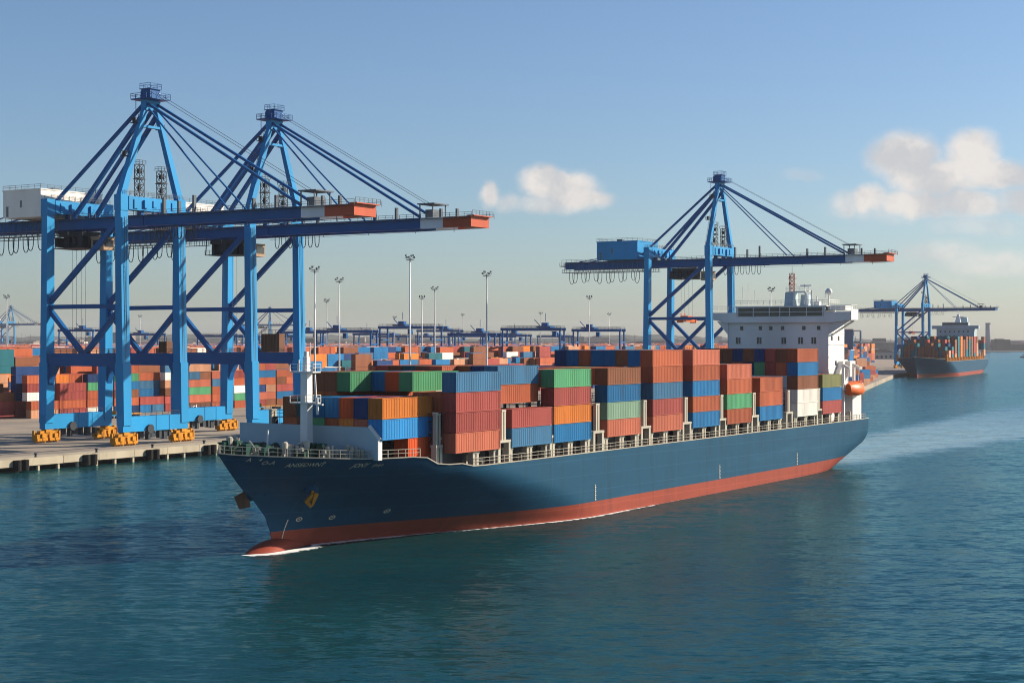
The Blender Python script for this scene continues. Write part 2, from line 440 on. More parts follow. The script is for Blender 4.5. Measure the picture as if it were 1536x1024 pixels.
# far waterfront that reads as one mass
r = random.Random(5); mb = MB()
for i in range(420):
    D = r.uniform(3300, 5900); X = r.uniform(-0.34, 0.345) * D
    if D < 4600 and X > 0.10 * D: D = r.uniform(4620, 5900); X = r.uniform(0.1, 0.345) * D
    w = r.uniform(18, 90); d = r.uniform(20, 60); h = r.uniform(5, 26) * (1.0 if r.random() < .85 else 1.7)
    mb.cur = r.choice([0, 0, 0, 1, 2, 2]); mb.box(X - w / 2, X + w / 2, D, D + d, QZ, QZ + h)
    if r.random() < .4: mb.cur = 2; mb.box(X - w * .3, X + w * .1, D + 2, D + d - 2, QZ + h, QZ + h + r.uniform(2, 5))
for i in range(160):
    D = r.uniform(3300, 5600); X = r.uniform(-0.34, 0.345) * D
    if D < 4600 and X > 0.10 * D: continue
    mb.cur = 2; h = r.uniform(20, 48); mb.beam((X, D, QZ), (X, D, QZ + h), 1.0)
tag(mb.build('far_waterfront', [M['scrub'], M['warehouse'], M['roof']]), 'hazy mass of low sheds, roofs and masts along the far shore', 'skyline', kind='stuff')
# ------------------------------------------------------------------ quay wall
qw = thing('quay_wall', 'weathered concrete quay edge with piles and black fenders along the water', 'quay wall', (*uv(60, -279), 0), -TH)
mb = MB()
y = 0.0
while y < 370:
    L = 11.0 + (int(y) % 3) * .3
    mb.box(-1.2, 0, y, min(370, y + L) - .12, 1.25 - .03 * (int(y) % 2), QZ + .12); y += L
mb.box(-7.2, -1.2, 0, 370, QZ - .9, QZ - .004)
mb.build('coping', M['concrete'], qw)
MB().box(-7.15, -6.9, 0, 370, -1.5, QZ - .95).build('back_wall', M['dark'], qw)
pile = MB().box(-.35, .35, -.28, .28, -1.5, 2.4).mesh('pile', M['concrete'])
for i in range(62): link('pile', pile, qw, (-0.62, 2.5 + 5.9 * i, -1.2))
fm = MB()
for yy_ in (-1.1, 1.1): fm.tube((.35, yy_, .35), (.35, yy_, 2.7), .85, 12)
fm.box(-.1, .05, -2.0, 2.0, .5, 2.6)
fm = fm.mesh('fender', M['rubber'])
for i in range(18): link('fender', fm, qw, (0.15, 7 + 20.5 * i, 0))
for vv in (-293.7, -319.5):
    struct(MB().box(-.55, .55, 60, 900, 0, .03).build('rail_track', M['dark'], None, loc=(vv * VX, vv * VY, QZ)))
for o in COL.objects:
    if o.name.startswith('rail_track'): o.rotation_euler = (0, 0, -TH)

bol = MB().lathe((0, 0, 0), [(.38, 0), (.34, .12), (.26, .2), (.24, .55), (.42, .62), (.44, .8), (.3, .9)], 12).mesh('mooring_bollard', M['dark'])
for i in range(14):
    o = link('mooring_bollard', bol, None, (*uv(165 + i * 18.5, -280.6), QZ + .12)); tag(o, 'dark iron mooring bollard on the quay edge', 'bollard', 'mooring bollards along the quay edge')
# ------------------------------------------------------------------ ship to shore cranes
GA, HW = 25.8, 10.35       # rail gauge, half distance between the legs along the rail
def lattice(mb, cx, cy, z0, z1, w, bays, r=.07):
    cs = [(cx - w / 2, cy - w / 2), (cx + w / 2, cy - w / 2), (cx + w / 2, cy + w / 2), (cx - w / 2, cy + w / 2)]
    for c in cs: mb.beam((*c, z0), (*c, z1), r * 2)
    for k in range(bays + 1):
        z = z0 + (z1 - z0) * k / bays
        for i in range(4):
            a = cs[i]; c = cs[(i + 1) % 4]
            mb.beam((*a, z), (*c, z), r * 1.6)
            if k < bays: mb.beam((*a, z), (*c, z + (z1 - z0) / bays), r * 1.3)

_bm = MB()
for s_ in (-1, 1):
    _bm.box(-.75, .75, s_ * 2.1 - 1.75, s_ * 2.1 + 1.75, 1.0, 2.1)
    for e_ in (-1, 1):
        _bm.box(-.95, .95, s_ * 2.1 + e_ * .95 - .8, s_ * 2.1 + e_ * .95 + .8, .45, 1.15)
        for w_ in (-.42, .42): _bm.tube((-.3, s_ * 2.1 + e_ * .95 + w_, .4), (.3, s_ * 2.1 + e_ * .95 + w_, .4), .38, 10)
    _bm.box(-1.15, -.8, s_ * 2.1 - .7, s_ * 2.1 + .5, 1.3, 2.5); _bm.box(.8, 1.15, s_ * 2.1 - .3, s_ * 2.1 + .8, 1.2, 2.3)
_bm.box(-.6, .6, -2.6, 2.6, 2.1, 3.0); _bm.box(-.9, .9, -.9, .9, 2.6, 3.5)
_bm.box(-1.0, -.3, -3.9, -3.5, .8, 3.1); _bm.box(.2, .9, 3.5, 3.9, .8, 2.8); _bm.box(-.5, .5, 2.9, 3.5, 2.1, 3.3)
BOGIE = _bm.mesh('bogie', M['yellow'])

def sts_crane(label, loc, rz, house, trolley_x=-25.0, spreader=None, group='ship to shore cranes', hw=HW, cabin=None):
    t = thing('ship_to_shore_crane', label, 'harbour crane', loc, rz, group)
    B = M['crane']
    ga = GA
    # legs
    for x, lean in ((0, 1.0), (-ga, -0.6)):
        for s in (-1, 1):
            m1 = MB()
            m1.leg((x + lean, s * hw, 5.0), (2.5, 2.7), (x + lean * .55, s * hw, 20.5), (2.9, 2.8))
            m1.leg((x + lean * .55, s * hw, 20.5), (2.3, 2.7), (x, s * hw, 58.6), (2.0, 2.5))
            m1.box(x - 1.15, x + 1.15, s * hw - 1.35, s * hw + 1.35, 58.6, 62.6)
            lg = m1.build('leg', B, t)
            m2 = MB()   # caged ladder up the leg
            xx = x + lean * .4 - (1.35 if x < 0 else -1.35)
            for e in (-.3, .3): m2.beam((xx, s * hw + e, 8), (xx - lean * .35, s * hw + e, 57), .09)
            for k in range(40): m2.beam((xx - lean * .35 * k / 40, s * hw - .3, 8 + k * 1.22), (xx - lean * .35 * k / 40, s * hw + .3, 8 + k * 1.22), .06)
            m2.build('ladder', M['rail'], lg)
    # sill beams with bogies
    for x, lean in ((0, 1.0), (-ga, -.6)):
        m1 = MB(); m1.box(x + lean - 1.0, x + lean + 1.0, -hw - 1.4, hw + 1.4, 3.4, 7.2)
        m1.box(x + lean - 1.1, x + lean + 1.1, -.12, .12, 3.3, 7.3); m1.box(x + lean - 1.1, x + lean + 1.1, hw * .45, hw * .45 + .2, 3.3, 7.3)
        sb = m1.build('sill_beam', B, t)
        m2 = MB()
        for k in range(7):
            yk = -hw * .62 + k * hw * .2
            m2.cbox((x + lean + random.uniform(-.6, .6), yk, 2.4), (1.2, .8 + .5 * (k % 2), 1.6 + .5 * (k % 3)))
        m2.tube((x + lean + 1.05, -hw * .25, 3.9), (x + lean + 1.65, -hw * .25, 3.9), 1.15, 14)
        m2.rail([(x + lean + 1.1, -hw * .8, 7.2), (x + lean + 1.1, hw * .8, 7.2)], 1.1, 2.0, .05)
        m2.build('drive_gear', M['dark'], sb)
        for s in (-1, 1): link('bogie', BOGIE, t, (x + lean, s * hw, 0))
    # frames in the gauge direction
    for s in (-1, 1):
        m1 = MB(); y0 = s * hw
        m1.box(-ga + 1.0, -.4, y0 - 1.05, y0 + 1.05, 19.7, 22.9)
        for x, d in ((-ga + .9, 1), (-.2, -1)):
            m1.prism([(x, y0 - .9, 19.7), (x + d * 2.6, y0 - .9, 19.7), (x + d * .9, y0 - .9, 17.0), (x, y0 - .9, 14.6)], (0, 1.8, 0))
        pb = m1.build('portal_beam', M['crane_shaded'], t)
        m2 = MB().rail([(-ga + 1.4, y0 - s * 1.0, 22.9), (-1.2, y0 - s * 1.0, 22.9)], 1.1, 2.0, .05)
        m2.rail([(-ga + 1.4, y0 + s * 1.0, 22.9), (-1.2, y0 + s * 1.0, 22.9)], 1.1, 2.0, .05); m2.build('handrail', M['rail'], pb)
        MB().beam((-ga + .8, y0, 34.8), (-.6, y0, 34.8), 1.0, 1.1).build('strut', M['crane_shaded'], t)
        for a, c in (((-ga + .8, 33.9), (-ga / 2 - .1, 22.5)), ((-.6, 33.9), (-ga / 2 + .1, 22.5)), ((-ga + .7, 36.0), (-1.2, 55.8))):
            MB().beam((a[0], y0, a[1]), (c[0], y0, c[1]), 1.1, 1.2).build('brace', M['crane_shaded'], t)
    # cross beams over the legs, along the rail
    for x in (0, -ga):
        m1 = MB(); m1.box(x - 1.3, x + 1.3, -hw + 1.36, hw - 1.36, 58.9, 62.3)
        for k in range(5):
            m1.box(x + 1.3, x + 1.3 + .25 + .3 * (k % 2), -hw + 3 + k * 3.4, -hw + 4.4 + k * 3.4, 59.3 + .3 * (k % 3), 61.6)
        cbm = m1.build('cross_beam', B, t)
        m2 = MB(); m2.rail([(x + 1.2, -hw, 62.6), (x + 1.2, hw, 62.6)], 1.1, 2.0, .05); m2.rail([(x - 1.2, -hw, 62.6), (x - 1.2, hw, 62.6)], 1.1, 2.0, .05)
        m2.build('handrail', M['rail'], cbm)
    # fixed girder and boom: twin box beams
    m1 = MB()
    for y0 in (-3.6, 3.6): m1.box(-66, 1.5, y0 - .7, y0 + .7, 55.0, 57.9)
    for x in (-65.4, -56, -46, -37, -20, -10): m1.box(x, x + .8, -2.9, 2.9, 55.6, 57.0)
    for y0 in (-3.6, 3.6):
        for x in (0, -ga): m1.box(x - .7, x + .7, y0 - .5, y0 + .5, 57.9, 58.9)
    gd = m1.build('girder', M['crane_shaded'], t)
    m2 = MB()
    for y0 in (-4.9, 4.9):
        m2.box(-67, 1.5, y0 - .5, y0 + .5, 57.5, 57.6); m2.rail([(-67, y0 + (.5 if y0 > 0 else -.5), 57.6), (1.5, y0 + (.5 if y0 > 0 else -.5), 57.6)], 1.2, 2.2, .055)
        m2.box(-67, -28, y0 - .45, y0 + .45, 53.6, 53.75); m2.rail([(-67, y0, 53.75), (-28, y0, 53.75)], 1.2, 1.9, .06)
    for k in range(18): m2.beam((-66 + k * 2.2, -4.9, 53.7), (-66 + k * 2.2, -4.9, 57.5), .12); m2.beam((-66 + k * 2.2, 4.9, 53.7), (-66 + k * 2.2, 4.9, 57.5), .12)
    m2.box(-68.5, -66, -4.5, 4.5, 56.2, 56.5); m2.rail([(-68.5, -4.5, 56.5), (-68.5, 4.5, 56.5)], 1.2, 1.5, .06)
    m2.build('walkway', M['rail'], gd)
    m1 = MB()
    for y0 in (-3.6, 3.6): m1.box(1.7, 52, y0 - .7, y0 + .7, 55.1, 57.9)
    for x in (6, 16, 26, 36, 46): m1.box(x, x + .8, -2.9, 2.9, 55.6, 57.0)
    bo = m1.build('boom', M['crane_shaded'], t)
    m1 = MB()
    for y0 in (-3.6, 3.6): m1.box(52, 59, y0 - .7, y0 + .7, 55.15, 57.88)
    m1.build('white_band', M['wband'], bo)
    m1 = MB()
    for y0 in (-3.6, 3.6): m1.box(59, 66.8, y0 - .7, y0 + .7, 55.2, 57.86)
    m1.box(66.8, 67.6, -4.3, 4.3, 55.2, 57.86); m1.box(66.4, 68.6, -4.5, 4.5, 57.9, 58.15); m1.box(64, 67, -4.2, 4.2, 55.2, 55.6)
    m1.build('red_tip', M['red'], bo)
    m2 = MB()
    for y0 in (-4.9, 4.9):
        e = .5 if y0 > 0 else -.5
        m2.box(1.5, 67, y0 - .5, y0 + .5, 57.5, 57.6); m2.rail([(1.5, y0 + e, 57.6), (68.5, y0 + e, 57.6)], 1.2, 2.2, .055)
    m2.rail([(68.5, -4.9, 58.1), (68.5, 4.9, 58.1)], 1.2, 1.5, .06)
    for x, h in ((8, 4), (13, 3), (18, 4.2), (37, 2.6), (44, 3.0), (58, 2.2), (63, 2.0)): m2.cbox((x, -3.6, 57.9 + h / 2), (.55, .9, h))
    for y0 in (-3, 3):
        for x in (51, 55): m2.beam((x, y0, 57.9), (x, y0, 61.6), .25)
    m2.box(50.4, 55.8, -3.5, 3.5, 61.5, 61.8); m2.box(52, 54.5, -2, 2, 58, 60.2)
    m2.beam((1.5, -3.6, 53.9), (67, -3.6, 54.6), .07)
    for x in (20, 35, 50, 62): m2.beam((x, -3.6, 55.2), (x, -3.6, 54.0), .12)
    m2.build('walkway', M['rail'], bo)
    # A frame and apex
    af = MB()
    for s in (-1, 1): af.leg((0, s * hw, 62.6), (1.6, 2.0), (0, s * 1.6, 86.5), (1.2, 1.2))
    af.box(-.9, .9, -2.6, 2.6, 84.6, 87.2); af.box(-.5, .5, -4.3, 4.3, 80.2, 80.8)
    a_ = af.build('a_frame', B, t)
    m2 = MB(); m2.box(-3.6, 3.6, -3.4, 3.4, 87.3, 87.6)
    m2.rail([(-3.6, -3.4, 87.6), (3.6, -3.4, 87.6), (3.6, 3.4, 87.6), (-3.6, 3.4, 87.6), (-3.6, -3.4, 87.6)], 1.3, 1.5, .06)
    m2.rail([(-1.8, -2, 90.2), (1.8, -2, 90.2), (1.8, 2, 90.2), (-1.8, 2, 90.2), (-1.8, -2, 90.2)], 1.3, 1.2, .06); m2.box(-1.9, 1.9, -2.1, 2.1, 90.0, 90.2)
    for y0 in (-1.7, -.6, .6, 1.7): m2.tube((-.25 + (y0 % 1), y0 - .2, 88.9), (-.25 + (y0 % 1), y0 + .2, 88.9), 1.15, 12)
    m2.cbox((-1.6, 0, 88.7), (1.3, 2.6, 2.2)); m2.beam((-2.6, -2.6, 83), (-2.6, -2.6, 87.3), .12)
    m2.box(-1.5, 1.5, -1.8, 1.8, 87.5, 90.1); m2.build('apex_platform', M['crane_shaded'], a_)
    for (cy, cz) in ((-4.4, 81.2), (-7.9, 72.5), (4.6, 80.4)):
        m2 = MB(); m2.cbox((-1.2, cy, cz), (1.8, 1.4, .2)); m2.rail([(-2.1, cy - .7, cz + .1), (-.3, cy - .7, cz + .1), (-.3, cy + .7, cz + .1)], 1.1, .9, .06); m2.cbox((-1.5, cy, cz + .7), (.6, .6, 1.2)); m2.build('access_platform', M['dark'], a_)
    m2 = MB()
    for k in range(34): z = 63 + k * .68; f = (z - 62.6) / 23.9; m2.beam((-1.3, -hw + (hw - 1.6) * f - .4, z), (-1.3, -hw + (hw - 1.6) * f + .4, z), .07)
    for e in (-.4, .4): m2.beam((-1.3, -hw + e, 62.6), (-1.3, -1.6 + e, 86), .08)
    m2.build('ladder', M['rail'], a_)
    # stays
    for s in (-1, 1):
        MB().beam((.2, s * 1.8, 86.6), (51.5, s * 3.6, 58.2), .62).build('forestay', M['crane_shaded'], t)
        MB().beam((.2, s * 1.4, 85.6), (29, s * 3.6, 58.2), .34).build('forestay', M['crane_shaded'], t)
        MB().beam((-.3, s * 2.0, 86.3), (-30, s * 6.6, 60.0), .75).build('backstay', M['crane_shaded'], t)
        MB().beam((-.3, s * 2.4, 83.6), (-23.5, s * 3.6, 58.2), .95).build('backstay', M['crane_shaded'], t)
    m2 = MB()
    for y0 in (-1.2, 1.2): MB().beam((1, y0, 89.4), (52, y0, 61.7), .09).build('boom_rope', M['dark'], t)
    for y0 in (-3, 3): MB().beam((-40, y0, 60.5), (-60, y0, 58), .3).build('girder_stay', M['crane_shaded'], t)
    # reeving towers on the waterside cross beam
    for y0, h in ((-hw * .35, 8.4), (hw * .42, 7.4)):
        m1 = MB(); lattice(m1, -.4, y0, 62.3, 62.3 + h, 1.7, 5, .08)
        m1.box(-1.5, .7, y0 - 1.2, y0 + 1.2, 62.3 + h * .55, 62.3 + h * .55 + .15); m1.rail([(-1.5, y0 - 1.2, 62.3 + h), (.7, y0 - 1.2, 62.3 + h), (.7, y0 + 1.2, 62.3 + h)], 1.0, 1, .06)
        m1.cbox((-.4, y0, 62.3 + h * .8), (.9, .9, 1.2)); m1.cbox((-.9, y0 + .5, 62.3 + h * .3), (.7, .7, 1.4))
        m1.build('rope_tower', M['dark'], t)
    # machinery house
    hm = M['house'] if house == 'white' else B
    x0, x1, y1 = (-42.0, -28.0, 10.8) if house == 'white' else (-49.0, -31.0, 9.0)
    m1 = MB(); m1.box(x0, x1, -y1, y1, 58.2, 65.2); m1.box(x0 - .15, x1 + .15, -y1 - .15, y1 + .15, 65.2, 65.5)
    mh = m1.build('machinery_house', hm, t)
    m2 = MB(); m2.rail([(x0, -y1, 65.5), (x1, -y1, 65.5), (x1, y1, 65.5), (x0, y1, 65.5), (x0, -y1, 65.5)], 1.1, 2.2, .05)
    m2.cbox((x0 + 5, 2, 66.2), (2.2, 2.2, 1.4)); m2.build('handrail', M['rail'], mh)
    m2 = MB(); m2.box(x0 + 1.2, x0 + 2.0, -y1 - .06, -y1, 58.5, 61.2); m2.box(x0 + 6.4, x0 + 7.0, -y1 - .06, -y1, 60.8, 62.6); m2.build('door', M['glass'], mh)
    # trolley, cab, festoon
    tx = trolley_x
    m1 = MB(); m1.box(tx - 5, tx + 5, -2.8, 2.8, 53.4, 54.6)
    for k in range(9): m1.cbox((tx - 5 + k * 1.25, random.uniform(-2, 2), 52.0), (.9, 3.5, random.uniform(2.2, 3.6)))
    m1.box(tx - 5.6, tx + 5.6, -4.3, 4.3, 50.2, 50.4); m1.rail([(tx - 5.6, -4.3, 50.4), (tx + 5.6, -4.3, 50.4)], 1.2, 1.6, .06)
    for x in (tx - 5.4, tx, tx + 5.4): m1.beam((x, -4.2, 50.4), (x, -3.8, 55), .2); m1.beam((x, 4.2, 50.4), (x, 3.8, 55), .2)
    tr = m1.build('trolley', M['dark'], t)
    m1 = MB(); m1.box(tx + 7.2, tx + 11.6, -2.6, 1.2, 49.6, 52.8); m1.box(tx + 7.0, tx + 11.8, -2.8, 1.4, 52.8, 53.1)
    cb_ = m1.build('operator_cab', M['tan'], t)
    m2 = MB(); m2.box(tx + 11.6, tx + 11.65, -2.3, .9, 50.4, 52.3); m2.box(tx + 7.8, tx + 11.2, -2.66, -2.6, 50.5, 52.2); m2.build('window', M['glass'], cb_)
    m1 = MB()
    for k in range(6):
        for j, yj in enumerate((-4.4, -3.9)):
            xa = -64 + k * 5.6 + j * 1.2; wd = 2.2; dp = 4.6 - .5 * ((k + j) % 3)
            pts = [(xa + wd * (.5 - .5 * math.cos(math.pi * i / 8)), yj, 53.6 - dp * math.sin(math.pi * i / 8) ** .55) for i in range(9)]
            for a, c in zip(pts[:-1], pts[1:]): m1.beam(a, c, .16)
    m1.beam((-66, -4.2, 53.6), (-30, -4.2, 53.6), .9, .15); m1.build('festoon_cable', M['dark'], t); m1 = MB()
    for k in range(7):
        xa = 3.2 + k * 2.3
        pts = [(xa + 1.5 * (.5 - .5 * math.cos(math.pi * i / 8)), -3.6, 54.6 - 3.2 * math.sin(math.pi * i / 8) ** .55) for i in range(9)]
        for a, c in zip(pts[:-1], pts[1:]): m1.beam(a, c, .15)
    m1.beam((2, -3.6, 54.7), (22, -3.6, 54.7), .2)
    m1.build('festoon_cable', M['dark'], t)
    m1 = MB()
    zb_ = spreader if spreader else 24.0
    for dx in (-2.4, -.9, .9, 2.4):
        MB().beam((tx + dx, 0, zb_), (tx + dx, 0, 50.5), .06).build('hoist_rope', M['rail'], t)
    if spreader:
        m1 = MB(); m1.box(tx - 1.1, tx + 1.1, -6.0, 6.0, spreader - .9, spreader); m1.box(tx - 1.6, tx + 1.6, -2.4, 2.4, spreader, spreader + 1.4)
        for yy_ in (-6, 6): m1.box(tx - 1.3, tx + 1.3, yy_ - .3, yy_ + .3, spreader - 1.3, spreader + .1)
        m1.rail([(tx - 1.6, -2.4, spreader + 1.4), (tx - 1.6, 2.4, spreader + 1.4)], 1, 1, .06)
        m1.build('spreader', M['lifeboat'], t)
    if cabin:
        for (cx, cy, w, d, h) in cabin:
            m1 = MB(); m1.box(cx - w / 2, cx + w / 2, cy - d / 2, cy + d / 2, 22.95, 22.95 + h)
            for k in range(6): m1.box(cx - w / 2 + k * w / 6, cx - w / 2 + k * w / 6 + .25, cy - d / 2 - .2, cy - d / 2, 23, 22.9 + h)
            m1.rail([(cx - w / 2, cy - d / 2, 22.95 + h), (cx + w / 2, cy - d / 2, 22.95 + h)], 1.1, 1.2, .06)
            m1.build('electrical_house', M['anchord'], t)
    return t

def crane_at(px, D, hw=HW):   # pixel column of the nearer waterside leg, its depth
    X = (px - 768) / 2450 * D
    return (X + hw * UX, D + hw * UY, QZ)
c1 = sts_crane('blue quay crane nearest the camera, its base fully visible on the quay', crane_at(182, 407.5), -TH, 'white', -25.5, cabin=[(-4.5, HW, 2.6, 2.2, 3.0)])
c2 = sts_crane('blue quay crane second from left, standing behind the ship bow', crane_at(375, 445), -TH, 'white', -16, cabin=[(-9, HW, 6.5, 2.4, 5.2)])
c3 = sts_crane('blue quay crane with blue machinery house behind the ship superstructure', crane_at(1063, 622), -TH, 'blue', -14, spreader=34.5)
c4 = dup(c3, crane_at(1384, 1570), -TH, 'smaller looking distant crane reaching over the moored second ship')
def walk(o):
    yield o
    for ch_ in o.children: yield from walk(ch_)
for o in list(walk(c4)):
    if o.type == 'MESH' and o.name.split('.')[0] in ('red_tip', 'white_band'):
        o.data = o.data.copy(); o.data.materials[0] = M['crane_shaded']; o.name = 'boom_end' if o.name.startswith('red') else 'boom_band'
dup(c2, (-905, 2950, QZ), -TH + RAD(14), 'tiny far crane at the left edge beyond the yard')
dup(c2, (-452, 3050, QZ), -TH + RAD(30), 'tiny far crane seen between the second crane legs')

# ------------------------------------------------------------------ container mesh with real corrugation
def container_mesh(L):
    mb = MB(); Wd, Ht = 2.44, 2.86
    hx, hy = Wd / 2, L / 2
    cp = .16
    for sx in (-1, 1):
        for sy in (-1, 1): mb.box(sx * hx - (cp if sx > 0 else 0), sx * hx + (0 if sx > 0 else cp), sy * hy - (cp if sy > 0 else 0), sy * hy + (0 if sy > 0 else cp), 0, Ht)
        mb.box(sx * hx - (.1 if sx > 0 else 0), sx * hx + (0 if sx > 0 else .1), -hy + cp, hy - cp, .02, .18)
        mb.box(sx * hx - (.08 if sx > 0 else 0), sx * hx + (0 if sx > 0 else .08), -hy + cp, hy - cp, Ht - .12, Ht - .004)
    for sy in (-1, 1):
        y0, y1 = (hy - .12, hy) if sy > 0 else (-hy, -hy + .12)
        mb.box(-hx + cp, hx - cp, y0, y1, .02, .2); mb.box(-hx + cp, hx - cp, y0, y1, Ht - .14, Ht - .004)
    def corr(a0, a1, pitch, place):
        n = max(2, int(round((a1 - a0) / pitch / 2.1))); p = (a1 - a0) / n; vs = []; prof = []
        for i in range(n): o = a0 + i * p; prof += [(o, .055), (o + p * .22, .055), (o + p * .38, .012), (o + p * .72, .012), (o + p * .88, .055)]
        prof.append((a1, .055))
        for (a, d) in prof: vs += place(a, d)
        return vs, [(2 * i, 2 * i + 2, 2 * i + 3, 2 * i + 1) for i in range(len(prof) - 1)]
    for sx in (-1, 1):
        vs, fs = corr(-hy + cp, hy - cp, .30, lambda a, d: [(sx * (hx - d), a, .16), (sx * (hx - d), a, Ht - .1)])
        mb.add(vs, fs if sx > 0 else [f[::-1] for f in fs])
    vs, fs = corr(-hx + cp, hx - cp, .30, lambda a, d: [(a, -hy + d, .18), (a, -hy + d, Ht - .12)]); mb.add(vs, fs)
    mb.box(-hx + cp, hx - cp, hy - .1, hy - .05, .18, Ht - .12)
    for x in (-.75, -.28, .28, .75): mb.tube((x, hy - .02, .1), (x, hy - .02, Ht - .08), .03, 5)
    mb.box(-.02, .02, hy - .06, hy - .03, .2, Ht - .12)
    vs, fs = corr(-hy + .12, hy - .12, .42, lambda a, d: [(-hx + .08, a, Ht - d * .6 - .02), (hx - .08, a, Ht - d * .6 - .02)]); mb.add(vs, [f[::-1] for f in fs])
    mb.add([(-hx, -hy, .01), (hx, -hy, .01), (hx, hy, .01), (-hx, hy, .01)], [(0, 3, 2, 1)])
    return mb
C40 = container_mesh(12.19); C20 = container_mesh(6.06)
CM = {}
for k_ in CC:
    for nm, src in (('40', C40), ('20', C20)):
        CM[k_, nm] = None
def cmesh(col, nm='40'):
    if CM[col, nm] is None: CM[col, nm] = (C40 if nm == '40' else C20).mesh('container', M['c ' + col])
    return CM[col, nm]
TIER = 2.9
def container(col, loc, rz, label, group, nm='40'):
    o = link('shipping_container', cmesh(col, nm), None, loc, rz)
    return tag(o, label, 'container', group)
ORD = ['first', 'second', 'third', 'fourth', 'fifth', 'sixth', 'seventh', 'eighth', 'ninth', 'tenth', 'eleventh', 'twelfth', 'thirteenth', 'fourteenth', 'fifteenth', 'sixteenth', 'seventeenth', 'eighteenth']
COLNAME = {'bright orange': 'orange red', 'bright blue': 'light blue', 'rust': 'rust red', 'salmon': 'salmon red', 'navy': 'navy blue', 'teal': 'dark teal', 'brick': 'brick red', 'tan': 'tan orange'}

# ------------------------------------------------------------------ container ship hull
BX, BY = -36.58, 219.43            # bulb tip on the water
HB = 17.5
def lerp(a, c, t): return a + (c - a) * t
def table(tab, x):
    if x <= tab[0][0]: return tab[0][1]
    for (x0, y0), (x1, y1) in zip(tab[:-1], tab[1:]):
        if x <= x1: return lerp(y0, y1, (x - x0) / (x1 - x0))
    return tab[-1][1]
STEM = [(-3, 8.0), (1.1, 6.7), (2.64, 6.36), (4.94, 5.31), (7.5, 2.85), (9.5, 0.14), (11.8, -2.2), (13.96, -4.34)]
DECKB = [(-4.34, 0), (-3.6, .8), (-2, 2.1), (0, 4.0), (4, 7.5), (8, 10.4), (14, 13.7), (20, 15.8), (28, 17.2), (35, 17.5)]
def stem(z): return table(STEM, z)
def deckz(s):
    if s < 13: return lerp(13.95, 12.6, max(0, (s + 4.3) / 17.3) ** .7)
    if s < 21: return 12.6
    if s < 24.5: return lerp(12.6, 11.15, (s - 21) / 3.5)
    if s < 30.5: return 11.15
    if s < 31.5: return lerp(11.15, 10.6, s - 30.5)
    return 10.6
def halfb(s, z):
    w = min(1, max(0, z / 13.0)) ** 1.25
    s0 = stem(z); Lw = lerp(62, 27, w)
    x = min(1, max(0, (s - s0) / Lw))
    wl = x * x * (3 - 2 * x) * .85 + .15 * x
    dk = table(DECKB, s - s0 - 4.34) / HB
    fb = HB * lerp(wl, dk, w ** .9)
    if s > 150:
        tt = (s - 150) / 56.0; zb = zlow(s, True); n = lerp(11, 3.6, tt ** .6)
        q = min(1, max(0, (11.6 - z) / (11.6 - zb)))
        fb = min(fb, (HB - .7 * tt * tt) * max(0.0, 1 - q ** n) ** (1 / n))
    return fb
def zlow(s, raw=False):
    tt = max(0, (s - 150) / 56.0)
    zb = -10 + 12.3 * tt ** .8
    return zb if raw else max(-2.0, zb)
ZB = 2.5
